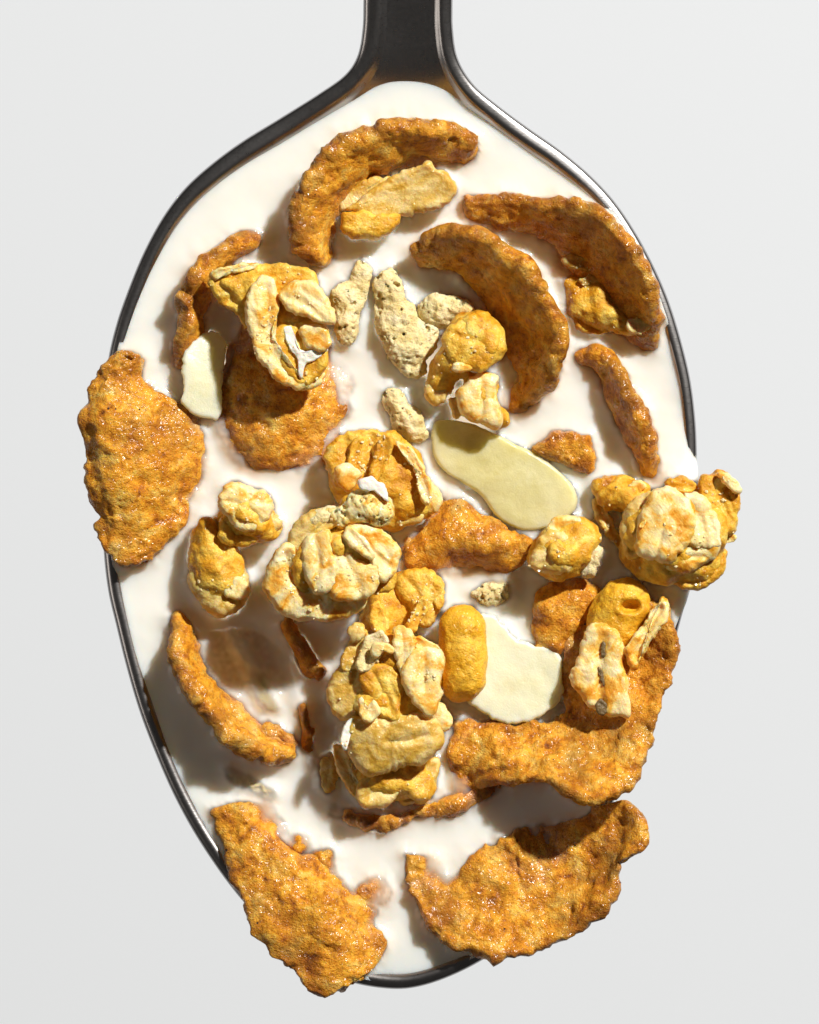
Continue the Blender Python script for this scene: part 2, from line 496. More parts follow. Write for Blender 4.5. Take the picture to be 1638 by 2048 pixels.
M_almond = food('almond', [(0.3, (0.88, 0.80, 0.52)), (0.5, (0.92, 0.86, 0.62)), (0.75, (0.93, 0.88, 0.70))],
                0.9, 0.3, (0.3, 0.45), 0.9, srad=(1, 0.8, 0.5), sscale=30, coat=0.25, bumps=((3, 0.8), (28, 0.3)), grain=0.05, glaze=0.25)
M_almond_wet = food('wet_almond', [(0.3, (0.66, 0.58, 0.25)), (0.5, (0.75, 0.67, 0.34)), (0.75, (0.82, 0.75, 0.45))],
                    0.8, 0.5, (0.25, 0.4), 0.95, srad=(1, 0.9, 0.5), sscale=45, coat=0.3, bumps=((3, 0.8), (28, 0.3)), grain=0.06, glaze=0.25)
M_milkpatch = food('dried_milk', [(0.4, (0.88, 0.82, 0.70)), (0.6, (0.91, 0.87, 0.78))], 2, 0.2, (0.3, 0.5), 0.6, sscale=12, coat=0.2, bumps=((10, 0.8),), grain=0.0)
M_char = food('dark_husk', [(0.35, (0.09, 0.055, 0.02)), (0.6, (0.20, 0.13, 0.05))], 3, 0.2, (0.4, 0.6), 0.1, coat=0.1, bumps=((12, 1.5),), grain=0.3)

def milk_material():
    m, N, L = nt('milk'); P = N['Principled BSDF']
    st = N.new('ShaderNodeAttribute'); st.attribute_name = 'bleed_tint'
    L.new(mixc(N, L, st.outputs['Fac'], (0.88, 0.86, 0.80), (0.91, 0.63, 0.43)), P.inputs['Base Color'])  # milk colour turns peach near flakes, painting in their bounced light
    P.inputs['Roughness'].default_value = 0.09
    P.inputs['IOR'].default_value = 1.35
    P.inputs['Subsurface Weight'].default_value = 1.0
    P.inputs['Subsurface Radius'].default_value = (1.0, 0.78, 0.60)
    P.inputs['Subsurface Scale'].default_value = 42 * S
    vec = coords(N, L, rnd=False)
    L.new(bump(N, L, noise(N, L, vec, 0.9, 2), 5.0), P.inputs['Normal'])
    at = N.new('ShaderNodeAttribute'); at.attribute_name = 'thin'
    tr = N.new('ShaderNodeBsdfTransparent'); tr.inputs[0].default_value = (1.0, 0.95, 0.88, 1)
    mx = N.new('ShaderNodeMixShader')
    L.new(at.outputs['Fac'], mx.inputs[0]); L.new(P.outputs[0], mx.inputs[1]); L.new(tr.outputs[0], mx.inputs[2])
    L.new(mx.outputs[0], N['Material Output'].inputs['Surface'])
    return m
M_milk = milk_material()

def steel_material():
    m, N, L = nt('brushed_steel'); P = N['Principled BSDF']
    P.inputs['Metallic'].default_value = 1.0
    vec = coords(N, L, rnd=False)
    n = noise(N, L, vec, 3, 4)
    L.new(ramp(N, L, n, [(0.3, (0.38, 0.365, 0.36)), (0.7, (0.42, 0.405, 0.40))]), P.inputs['Base Color'])
    L.new(ramp(N, L, noise(N, L, vec, 16, 4), [(0.3, g(0.27)), (0.7, g(0.31))]), P.inputs['Roughness'])
    mp = N.new('ShaderNodeMapping'); mp.inputs['Scale'].default_value = (5, 60, 5); L.new(vec, mp.inputs[0])
    L.new(bump(N, L, noise(N, L, mp.outputs[0], 1.0, 2), 0.12), P.inputs['Normal'])
    return m
M_steel = steel_material()

def paper_material():
    m, N, L = nt('white_paper'); P = N['Principled BSDF']
    P.inputs['Base Color'].default_value = (0.875, 0.91, 0.96, 1); P.inputs['Roughness'].default_value = 0.9
    P.inputs['Specular IOR Level'].default_value = 0.1
    return m
M_paper = paper_material()

# ------------------------------------------------------------------ backdrop
a = 1.8 / S
Vb = np.array([(819 - a, 1024 - a, -0.5 / S), (819 + a, 1024 - a, -0.5 / S), (819 + a, 1024 + a, -0.5 / S), (819 - a, 1024 + a, -0.5 / S)])
bd = mk('backdrop', Vb, np.array([[0, 1, 2, 3]]), None, M_paper, hm=False)
if bd.data.polygons[0].normal.z < 0: bd.data.flip_normals()
bd['kind'] = 'structure'

# ------------------------------------------------------------------ spoon
SP = [(905, 0), (906, 60), (916, 118), (948, 170), (1000, 214), (1060, 258), (1120, 300), (1180, 350), (1230, 404), (1272, 466), (1308, 533), (1338, 603),
      (1362, 680), (1381, 760), (1391, 840), (1394, 910), (1394, 1000), (1388, 1100), (1374, 1190), (1355, 1265), (1335, 1340), (1308, 1420), (1275, 1500),
      (1240, 1580), (1200, 1650), (1155, 1720), (1105, 1790), (1045, 1860), (975, 1914), (900, 1953), (830, 1975), (770, 1977), (700, 1964), (640, 1935),
      (575, 1890), (525, 1845), (475, 1790), (430, 1730), (385, 1660), (345, 1585), (308, 1500), (278, 1420), (253, 1335), (232, 1250), (216, 1180), (207, 1100),
      (204, 1000), (205, 900), (208, 800), (216, 720), (232, 650), (256, 580), (287, 505), (325, 435), (368, 378), (420, 330), (485, 282), (560, 236), (640, 186),
      (690, 150), (715, 112), (725, 60), (727, 0), (729, -150), (735, -500), (728, -900), (700, -1600), (660, -2400), (640, -3000), (660, -3400), (730, -3640),
      (816, -3700), (902, -3640), (972, -3400), (992, -3000), (972, -2400), (932, -1600), (904, -900), (898, -500), (904, -150)]
so = cr(SP, 1500, closed=True)
t_ = np.roll(so, -1, 0) - np.roll(so, 1, 0)
sn = np.stack([-t_[:, 1], t_[:, 0]], 1); sn /= np.linalg.norm(sn, axis=1, keepdims=True)
if ((so + sn * 30 - np.array([800, 900]))[:, 0] ** 2).sum() > ((so - sn * 30 - np.array([800, 900]))[:, 0] ** 2).sum(): sn = -sn
def spoon_lift(y):
    q = np.clip(260 - y, 0, None)
    return 0.17 * q * q / (q + 60) + 70 * smooth(0, -1500, y) - 190 * smooth(-1000, -3700, y) - 0.12 * np.clip(-300 - y, 0, None)
def spoon_depth(y): return 250 * smooth(95, 760, y)
def axis(y):
    return np.stack([816 - 17 * smooth(150, 900, y), np.clip(y, -3450, 1350)], -1)
OFF = [0, 1.5, 4, 8, 14, 21, 28, 34, 42]
RZ = [-17, -10.5, -6, -3.6, -1.9, -0.7, 0.1, -2.5, -9]
side = (0.98 + 0.13 * sn[:, :1]) # the near side of the rim shows a little wider
rings = [so + sn * o * side for o in OFF]
base = rings[-1]; ax_ = axis(base[:, 1])
K = 34
for k in range(1, K + 1):
    f = k / K; rings.append(base * (1 - f) + ax_ * f)
rings = np.array(rings)                                  # ring, N, 2
full = np.linalg.norm(so - axis(so[:, 1]), axis=1)
da = np.linalg.norm(rings - axis(rings[..., 1]), axis=2)
rp = np.clip(1 - da / np.maximum(full[None] - 20, 1), 0, 1)
zrim = np.array(RZ + [RZ[-1]] * K)[:, None]
zrim = np.where(np.arange(len(rings))[:, None] >= len(OFF), RZ[-1] * np.ones_like(zrim), zrim)
ztop = 14 + spoon_lift(rings[..., 1]) + zrim - spoon_depth(rings[..., 1]) * (1 - (1 - rp) ** (2.3 + 2.6 * (1 - smooth(230, 620, rings[..., 1]))))
ztop = ztop - 7 * smooth(-60, 130, rings[..., 1]) * (1 - smooth(200, 330, rings[..., 1])) * (1 - (1 - rp) ** 2.2)
offs = np.array(OFF + [60] * K)[:, None]
zbot = ztop - (4 + 26 * smooth(0, 26, offs)) * (offs > 0)
topg = np.dstack([rings, ztop[..., None]])[:, :, :].transpose(1, 0, 2)[:, ::-1]
botg = np.dstack([rings, zbot[..., None]]).transpose(1, 0, 2)[:, ::-1]
Vs, Qs, Ts = shell(topg, botg, True)
spoon = empty('spoon', 800, 1000, -250, 'steel dessert spoon heaped with milk and cereal', 'spoon')
def split(V, Q, keep):
    q = Q[keep]; u = np.unique(q); m = np.full(len(V), -1); m[u] = np.arange(len(u)); return V[u], m[q]
def weld(v, q):
    key = np.round(v / 0.35).astype(np.int64)
    u, first, inv = np.unique(key, axis=0, return_index=True, return_inverse=True)
    q = inv.ravel()[q]
    dup = np.stack([q[:, k] == q[:, (k + 1) % 4] for k in range(4)], 1)
    good = q[~dup.any(1)]
    one = q[dup.sum(1) == 1]; d1 = dup[dup.sum(1) == 1]
    tri = np.array([[r[k] for k in range(4) if k != (np.argmax(d) + 1) % 4] for r, d in zip(one, d1)]) if len(one) else None
    return v[first], good, tri
cy = Vs[Qs].mean(1)[:, 1]
for nm, keep in (('bowl', cy >= 95), ('handle', cy < 95)):
    v, q = split(Vs, Qs, keep)
    o = mk(nm, *weld(v, q), M_steel, spoon, hm=False)

# ------------------------------------------------------------------ cereal flakes
FL = [('fbm', 75, 7), ('blis', 40, 5), ('bub', 24, 2.0), ('bub', 13, 2.2), ('pit', 34, 3), ('fbm', 7, 0.8)]
FLs = [('fbm', 70, 6), ('blis', 50, 4), ('bub', 32, 2.0), ('bub', 14, 1.6), ('fbm', 7, 0.9)]
GF = 'toasted cereal flakes in the spoon'
def flake(rows, thick, label, seed, layers=FL, name='cereal_flake', mat=None, **kw):
    V, Q, T = sheet(rows, thick, seed=seed, layers=layers, **kw)
    o = mk(name, V, Q, T, mat or M_flake, attr={'rim': RIM})
    return tag(o, label, 'cereal flake', GF)

flake([[(955, 272, 40), (882, 254, 75), (800, 246, 100), (722, 260, 108), (648, 306, 110), (600, 370, 108), (582, 440, 100), (590, 500, 80), (632, 535, 35)],
       [(956, 300, 18), (888, 290, 32), (806, 286, 44), (742, 304, 50), (688, 342, 52), (648, 392, 52), (630, 448, 50), (630, 500, 38), (650, 535, 12)],
       [(952, 320, -30), (888, 330, -28), (812, 332, -34), (752, 346, -36), (708, 378, -36), (676, 420, -36), (662, 462, -34), (656, 505, -32), (660, 535, -30)]],
      50, 'C-shaped curled flake nearest the spoon neck, cupping two oats', 11)
flake([[(928, 400, 20), (1000, 394, 45), (1090, 398, 80), (1165, 410, 110), (1232, 455, 130), (1284, 520, 132), (1314, 598, 118), (1312, 695, 15)],
       [(934, 422, 0), (1000, 436, 8), (1080, 456, 14), (1130, 472, 20), (1170, 520, 22), (1216, 586, 22), (1262, 645, 20), (1296, 698, -8)],
       [(940, 440, -30), (1010, 458, -35), (1072, 490, -30), (1106, 512, -32), (1128, 560, -32), (1172, 622, -32), (1232, 664, -40), (1280, 698, -40)]],
      30, 'large curled flake against the right rim sheltering a wet oat lump', 23, FLs)
flake([[(818, 500, 50), (865, 464, 95), (942, 462, 128), (1016, 496, 142), (1076, 560, 146), (1116, 632, 142), (1122, 705, 124), (1094, 768, 85), (1040, 828, 15)],
       [(828, 522, 10), (872, 510, 22), (928, 524, 26), (980, 566, 28), (1022, 620, 28), (1050, 672, 28), (1058, 720, 22), (1050, 772, 10), (1030, 825, -8)],
       [(840, 545, -35), (876, 574, -45), (908, 606, -50), (938, 640, -50), (966, 678, -50), (990, 715, -50), (1002, 755, -50), (1008, 788, -45), (1016, 815, -38)]],
      38, 'big crescent cup flake with deep dark hollow beside the pale puffs', 37, FLs)
flake([[(515, 470, 8), (460, 484, 48), (402, 525, 70), (368, 588, 75), (355, 650, 62), (352, 735, 8)],
       [(510, 488, -8), (462, 505, 15), (418, 545, 30), (390, 600, 30), (376, 655, 25), (368, 735, -12)],
       [(505, 500, -40), (468, 522, -40), (432, 562, -40), (406, 612, -40), (392, 660, -40), (380, 730, -40)]],
      38, 'narrow curled flake rim left of the oat cluster with white patch', 41)
flake([[(242, 705, 45), (196, 760, 48), (166, 830, 50), (160, 890, 50), (174, 960, 48), (194, 1030, 45), (208, 1085, 42), (248, 1130, 40)],
       [(262, 700, 52), (232, 772, 72), (230, 850, 82), (232, 910, 85), (238, 970, 80), (242, 1035, 66), (248, 1095, 50), (268, 1132, 42)],
       [(272, 705, 40), (268, 780, 60), (320, 840, 50), (335, 900, 48), (330, 970, 44), (310, 1040, 38), (285, 1095, 35), (282, 1132, 36)],
       [(280, 715, 20), (285, 775, 30), (378, 818, 6), (410, 890, -8), (398, 970, -6), (368, 1035, 0), (335, 1090, 8), (300, 1132, 24)]],
      28, 'broad glossy flake lying over the left rim of the spoon', 53)
flake([[(478, 650, -8), (448, 720, -4), (440, 800, -2), (440, 870, -6), (468, 930, -18)],
       [(570, 655, 20), (565, 730, 38), (560, 810, 44), (555, 880, 32), (550, 940, 4)],
       [(655, 688, -22), (702, 750, -22), (704, 800, -18), (674, 875, -18), (626, 944, -22)]],
      26, 'dark glazed flake shaded beneath the oat cluster with white patch', 61)
flake([[(806, 1100, -14), (848, 1056, -12), (886, 1002, -8), (925, 998, 6), (980, 1032, 20), (1030, 1064, 18), (1062, 1078, 10)],
       [(812, 1125, 12), (855, 1098, 26), (895, 1075, 36), (935, 1075, 42), (985, 1088, 40), (1030, 1098, 30), (1062, 1090, 14)],
       [(814, 1144, -18), (855, 1136, -12), (895, 1138, -8), (935, 1144, -6), (975, 1146, -6), (1020, 1138, -6), (1062, 1104, 0)]],
      26, 'sparkling brown flake just below the olive almond slice', 71)
flake([[(1150, 702, 15), (1195, 698, 50), (1232, 742, 72), (1264, 800, 80), (1292, 858, 75), (1308, 910, 55), (1312, 948, 5)],
       [(1158, 716, -10), (1192, 718, 10), (1220, 760, 22), (1248, 815, 28), (1272, 865, 25), (1290, 915, 10), (1300, 948, -15)],
       [(1165, 728, -40), (1190, 740, -40), (1208, 780, -45), (1232, 830, -45), (1258, 880, -45), (1280, 920, -45), (1292, 945, -40)]],
      34, 'slim upright curved flake standing in milk at the right rim', 83)
flake([[(343, 1232, 15), (345, 1290, 75), (366, 1355, 100), (410, 1425, 108), (465, 1483, 105), (525, 1516, 75), (588, 1522, 15)],
       [(355, 1235, -5), (366, 1290, 30), (390, 1348, 45), (432, 1412, 50), (482, 1462, 48), (535, 1496, 30), (594, 1508, -5)],
       [(366, 1240, -40), (385, 1290, -40), (410, 1345, -40), (452, 1402, -40), (498, 1446, -40), (545, 1475, -40), (600, 1492, -40)]],
      38, 'long hook-shaped flake edge rising from milk at lower left', 97)
flake([[(575, 1225, 20), (594, 1272, 34), (622, 1315, 38), (658, 1345, 30)], [(560, 1235, -8), (578, 1285, 0), (606, 1328, 2), (645, 1362, 0)]],
      34, 'small curved flake edge emerging left of the tall oat cluster', 103)
flake([[(652, 1612, 6), (695, 1636, 28), (755, 1648, 34), (815, 1640, 34), (880, 1622, 28), (940, 1600, 16), (1000, 1572, 2)],
       [(655, 1600, -30), (700, 1618, -30), (758, 1630, -30), (815, 1622, -30), (876, 1606, -30), (935, 1585, -30), (995, 1560, -30)]],
      34, 'thin wavy flake edge breaking the milk below the tall oat cluster', 109)
flake([[(602, 1406, 30), (612, 1440, 36), (622, 1490, 24), (640, 1530, 6)], [(588, 1412, -10), (598, 1450, -8), (606, 1496, -10), (620, 1535, -20)]],
      26, 'tiny upright flake sliver at the end of the hook-shaped flake', 113)
flake([[(910, 1442, -6), (955, 1440, 2), (1005, 1452, 12), (1052, 1448, 16), (1092, 1438, 18), (1122, 1418, 18), (1128, 1385, 8), (1122, 1345, 2), (1126, 1300, 2), (1148, 1255, 10), (1192, 1212, 20), (1262, 1182, 32)],
       [(904, 1510, 4), (950, 1505, 18), (1005, 1502, 34), (1060, 1500, 44), (1115, 1500, 50), (1160, 1488, 52), (1195, 1450, 46), (1222, 1395, 38), (1250, 1335, 34), (1278, 1280, 34), (1298, 1240, 38), (1312, 1200, 44)],
       [(900, 1565, 2), (945, 1552, 16), (995, 1538, 48), (1052, 1532, 84), (1118, 1536, 108), (1182, 1556, 118), (1230, 1530, 100), (1268, 1460, 82), (1298, 1390, 66), (1322, 1320, 64), (1332, 1265, 62), (1334, 1215, 56)],
       [(898, 1605, -6), (942, 1586, 8), (992, 1566, 60), (1045, 1562, 108), (1108, 1564, 140), (1170, 1604, 152), (1242, 1584, 138), (1292, 1500, 84), (1322, 1420, 82), (1350, 1345, 80), (1354, 1280, 76), (1342, 1210, 66)]],
      26, 'largest flake, sweeping from the tall oat cluster up the right rim', 127)
flake([[(812, 1708, 14), (812, 1770, 22), (838, 1830, 34), (878, 1880, 46), (940, 1898, 56), (1010, 1912, 62), (1075, 1902, 64), (1135, 1868, 66), (1188, 1838, 76), (1228, 1785, 88), (1248, 1725, 98), (1280, 1688, 100), (1284, 1645, 96), (1250, 1600, 70)],
       [(832, 1712, 12), (836, 1765, 18), (858, 1815, 24), (900, 1848, 30), (950, 1855, 34), (1010, 1858, 36), (1068, 1846, 38), (1120, 1815, 38), (1165, 1780, 40), (1200, 1735, 44), (1216, 1690, 46), (1232, 1660, 50), (1238, 1636, 50), (1228, 1605, 40)],
       [(852, 1710, 8), (866, 1756, 6), (890, 1792, 6), (925, 1808, 14), (960, 1800, 20), (1005, 1790, 22), (1055, 1770, 22), (1100, 1745, 22), (1140, 1722, 24), (1168, 1696, 26), (1185, 1670, 30), (1200, 1652, 30), (1208, 1632, 32), (1208, 1608, 30)],
       [(868, 1712, -8), (884, 1742, -14), (904, 1760, -14), (925, 1748, -4), (950, 1712, 10), (978, 1682, 14), (1018, 1660, 12), (1058, 1648, 8), (1095, 1642, 6), (1128, 1636, 8), (1150, 1630, 8), (1166, 1618, 12), (1178, 1606, 14), (1190, 1596, 14)]],
      24, 'cupped flake overhanging the spoon tip at lower right', 131)
flake([[(428, 1612, 2), (444, 1685, 14), (472, 1762, 30), (498, 1832, 44), (532, 1895, 52), (580, 1935, 54), (612, 1976, 52)],
       [(470, 1602, 8), (495, 1680, 34), (532, 1755, 50), (566, 1820, 62), (600, 1880, 66), (622, 1930, 62), (628, 1982, 54)],
       [(505, 1605, 6), (540, 1685, 24), (592, 1745, 42), (640, 1795, 54), (672, 1858, 60), (690, 1915, 58), (650, 1984, 54)],
       [(532, 1608, -18), (580, 1660, -22), (568, 1712, -12), (612, 1726, -20), (658, 1710, -20), (668, 1752, -14), (715, 1772, -22), (758, 1792, -16), (748, 1848, -4), (776, 1905, 16), (690, 1968, 50)]],
      26, 'broad glittering flake hanging over the spoon tip at lower left', 137)
flake([[(398, 1262, -26), (425, 1365, -24), (500, 1442, -24)], [(440, 1262, -11), (470, 1360, -9), (530, 1428, -11)], [(510, 1262, -10), (540, 1350, -9), (575, 1415, -11)], [(575, 1310, -26), (592, 1385, -24), (612, 1436, -26)]],
      18, 'flake lying just under the milk inside the hook-shaped flake', 139, [('fbm', 50, 2)], mat=M_oat_wet, warp=2, rag=4)
flake([[(500, 1465, 2), (535, 1448, 8), (580, 1455, 8), (600, 1480, 2)], [(515, 1500, -4), (548, 1488, 2), (580, 1490, 2), (600, 1500, -4)]],
      22, 'tan flake shelf tucked behind the lower end of the hook-shaped flake', 149)
for i, (x, y, rx, ry, z, lab) in enumerate([(596, 1686, 24, 28, 4, 'round flake fragment poking from milk above the lower left flake'),
                                           (748, 1782, 40, 34, 8, 'flake corner surfacing beside the lower left flake'),
                                           (650, 1722, 26, 24, 8, 'small knob of flake at the inner edge of the lower left flake')]):
    V, Q, T = blob([(x, y, z - 14, rx, ry, 24)], h=4, seed=151 + i, layers=[('bub', 20, 4), ('fbm', 9, 2)])
    tag(mk('flake_fragment', V, Q, T, M_flake), lab, 'flake fragment', 'small flake fragments')
V, Q, T = blob([(1125, 1215, 8, 62, 55, 36), (1105, 1265, 4, 40, 50, 30), (1160, 1195, 4, 40, 36, 34)], h=5, seed=157, layers=[('bub', 30, 4), ('fbm', 12, 2.5)])
tag(mk('cereal_flake', V, Q, T, M_flake), 'domed dark orange flake in shade left of the holed puff', 'cereal flake', GF)
V, Q, T = slab([(1060, 902), (1085, 880), (1118, 862), (1165, 866), (1186, 885), (1178, 945), (1140, 935), (1095, 915)], 14, 40, gx=0.05, gy=-0.15, seed=163, layers=[('fbm', 40, 4), ('fbm', 12, 2.4)])
tag(mk('flake_fragment', V, Q, T, M_flake), 'wedge-shaped tan fragment right of the olive almond slice', 'flake fragment', 'small flake fragments')

# ------------------------------------------------------------------ granola clusters
OL = [('fbm', 62, 4.5), ('fbm', 22, 1.7), ('fbm', 7, 0.9)]
GC = 'granola clusters on the milk'
def cluster(x, y, label, core, petals, seed, core_mat=None, k=20, dz=0, cat='granola cluster', name='granola_cluster'):
    root = empty(name, x, y, 0, label, cat, GC)
    if core:
        core = [tuple(b[:2]) + (b[2] + 7 + dz,) + tuple(b[3:5]) + (b[5] + 6,) + tuple(b[6:]) for b in core]
        V, Q, T = blob(core, k=k, h=5, warp=9, wl=40, seed=seed, layers=[('fbm', 40, 4), ('facet', 40, 3), ('fbm', 9, 1.3)])
        mk('granola_lump', V, Q, T, core_mat or M_caramel, root)
    for i, p in enumerate(petals):
        p = dict(p); mat = p.pop('m', M_oat); nm = p.pop('n', 'oat_flake')
        out = p.pop('o'); z = p.pop('z') + dz; th = p.pop('t', 30)
        p.setdefault('layers', OL); p.setdefault('edge', th * 0.30); p.setdefault('rag', 3.2); p.setdefault('cup', ((seed * 7 + i * 13) % 11 - 5) * 1.6)
        p['dome'] = p.get('dome', 0) * 0.6
        q = np.asarray(out, float); qc = q.mean(0); u_, s_, vt = np.linalg.svd(q - qc); sd = s_ / math.sqrt(len(q))
        if sd[0] > 24 and 'creases' not in p and nm == 'oat_flake':
            ax1, ax2 = vt[0], vt[1]; b_ = (((seed + i * 5) % 7) - 3) / 3 * sd[1] * 0.35
            p['creases'] = [([qc - ax1 * sd[0] * 1.0 + ax2 * b_, qc + ax2 * b_ * 0.2, qc + ax1 * sd[0] * 1.05 + ax2 * b_], 6.5, 4.5),
                            ([qc - ax1 * sd[0] * 0.5 - ax2 * sd[1] * 0.7, qc + ax1 * sd[0] * 0.7 - ax2 * sd[1] * 0.6], 4.0, 2.5)]
        V, Q, T = slab(out, z, th * 0.86, seed=seed + 7 * i + 1, **p)
        mk(nm, V, Q, T, mat, root)
    return root

def piece(root, name, V, Q, T, mat): return mk(name, V, Q, T, mat, root)

c1 = cluster(560, 660, 'large pale oat cluster with a white milk patch, upper left', [(520, 600, 62, 62, 40, 40), (590, 620, 75, 55, 55, 45), (585, 710, 68, 52, 48, 34), (480, 570, 70, 48, 30, 34)], [
    dict(o=[(424, 552), (468, 533), (540, 530), (600, 534), (636, 552), (625, 600), (560, 625), (512, 645), (492, 665), (470, 630), (440, 605), (425, 580)], z=96, t=36, gx=0.08, gy=0.05, m=M_caramel),
    dict(o=[(424, 548), (468, 532), (520, 530), (505, 542), (460, 550), (432, 562)], z=112, t=22),
    dict(o=[(504, 575), (522, 552), (548, 566), (558, 610), (556, 660), (570, 710), (598, 752), (622, 770), (600, 782), (560, 768), (525, 732), (503, 685), (494, 625)], z=122, t=34, gx=-0.12, creases=[([(536, 580), (540, 640), (548, 700), (580, 745)], 10, 6)], dome=6),
    dict(o=[(560, 590), (588, 564), (628, 566), (652, 592), (674, 645), (655, 652), (616, 640), (588, 632), (566, 615)], z=142, t=30, gx=0.05, gy=0.12, dome=5),
    dict(o=[(556, 660), (600, 645), (650, 650), (661, 700), (650, 748), (612, 776), (578, 760), (556, 715)], z=112, t=38, gx=0.05, m=M_caramel, dome=4),
    dict(o=[(605, 660), (640, 652), (658, 672), (655, 700), (622, 700), (606, 685)], z=134, t=18, gx=0.1),
    dict(o=[(568, 658), (586, 656), (594, 690), (618, 708), (652, 698), (656, 706), (632, 722), (614, 732), (606, 758), (600, 752), (596, 722), (580, 698)], z=134, t=12, m=M_milkpatch, n='milk_patch', rag=1.2, centre=(603, 708), sp=2.5, layers=[('fbm', 12, 2)]),
    dict(o=[(600, 752), (640, 730), (658, 740), (640, 772), (610, 784), (585, 778)], z=108, t=26),
], 201)
c2 = cluster(925, 740, 'knobbly glazed oat lump between pale puffs and crescent flake', [(945, 665, 62, 52, 40, 44), (985, 690, 62, 30, 36, 36), (905, 720, 55, 38, 36, 36), (880, 760, 30, 30, 36, 28), (960, 790, 46, 40, 46, 36), (985, 830, 40, 30, 26, 28)], [
    dict(o=[(882, 680), (905, 645), (945, 634), (985, 642), (1008, 672), (1012, 705), (985, 738), (940, 745), (895, 725)], z=92, t=44, m=M_caramel, dome=10, gx=-0.05, gy=0.08),
    dict(o=[(918, 785), (945, 755), (980, 742), (1000, 752), (998, 790), (1006, 835), (990, 858), (950, 845), (920, 825)], z=72, t=44, dome=6),
    dict(o=[(852, 770), (866, 730), (888, 722), (895, 760), (890, 800), (868, 812), (852, 795)], z=44, t=34, m=M_oat_wet),
    dict(o=[(905, 730), (925, 728), (940, 740), (925, 748), (908, 744)], z=104, t=14),
    dict(o=[(895, 700), (912, 698), (918, 718), (902, 722)], z=98, t=18, m=M_caramel),
    dict(o=[(898, 800), (915, 795), (925, 830), (908, 835)], z=42, t=26, m=M_oat_wet),
], 231)
c4 = cluster(495, 1030, 'faceted golden granola chunk resting on a longer wet lump', [(492, 1030, 72, 50, 50, 48), (530, 1050, 58, 34, 32, 32)], [
    dict(o=[(438, 992), (478, 963), (505, 975), (532, 985), (548, 1020), (520, 1060), (480, 1062), (450, 1030)], z=104, t=46, gx=-0.1, gy=0.1, dome=9, m=M_oat),
    dict(o=[(445, 1035), (480, 1045), (520, 1050), (530, 1075), (490, 1092), (445, 1080)], z=80, t=46, m=M_caramel),
    dict(o=[(535, 1000), (555, 1030), (570, 1047), (545, 1070), (525, 1065), (528, 1030)], z=70, t=40, m=M_oat_wet),
], 251)
c5 = cluster(438, 1135, 'oblong wet granola lump left of the round oat cluster', [(420, 1080, 36, 34, 44, 38, 10), (435, 1140, 40, 52, 62, 42), (450, 1190, 34, 42, 38, 34)], [
    dict(o=[(382, 1140), (400, 1110), (445, 1105), (485, 1130), (498, 1175), (480, 1215), (440, 1230), (400, 1205), (376, 1165)], z=56, t=46, m=M_oat_wet, dome=10),
    dict(o=[(386, 1085), (400, 1050), (432, 1034), (448, 1060), (440, 1105), (400, 1118)], z=46, t=44, m=M_oat_wet),
    dict(o=[(452, 1168), (480, 1155), (500, 1180), (480, 1195), (456, 1190)], z=80, t=16, m=M_oat),
], 263)
c6 = cluster(765, 955, 'glazed brown oat cluster with pale ridges in the centre', [(720, 920, 34, 60, 45, 40), (790, 950, 40, 60, 62, 44), (830, 1005, 34, 42, 40, 36), (780, 1030, 26, 46, 28, 30), (690, 960, 20, 36, 46, 30)], [
    dict(o=[(648, 905), (680, 868), (735, 858), (795, 866), (835, 905), (845, 960), (810, 1010), (760, 1005), (705, 985), (662, 960)], z=62, t=44, m=M_caramel, dome=8, creases=[([(690, 880), (700, 940)], 9, 7), ([(742, 870), (735, 960)], 8, 8)], seed2=0) if False else
    dict(o=[(648, 905), (680, 868), (735, 858), (795, 866), (835, 905), (845, 960), (810, 1010), (760, 1005), (705, 985), (662, 960)], z=62, t=44, m=M_caramel, dome=8, creases=[([(690, 880), (700, 940)], 9, 7), ([(742, 870), (735, 960)], 8, 8)]),
    dict(o=[(792, 882), (825, 898), (858, 950), (864, 1000), (852, 1010), (840, 990), (832, 945), (806, 910)], z=92, t=24),
    dict(o=[(758, 878), (778, 868), (786, 895), (770, 940), (748, 975), (740, 955), (750, 910)], z=92, t=20, m=M_caramel),
    dict(o=[(850, 960), (872, 975), (883, 1005), (866, 1032), (848, 1020)], z=60, t=28),
    dict(o=[(800, 1010), (840, 1008), (852, 1030), (820, 1050), (790, 1050)], z=56, t=30, m=M_oat_wet),
    dict(o=[(700, 890), (722, 872), (724, 900), (706, 940), (696, 930)], z=86, t=18, m=M_caramel),
    dict(o=[(672, 938), (695, 932), (722, 948), (712, 975), (694, 982), (676, 965)], z=98, t=30),
], 271)
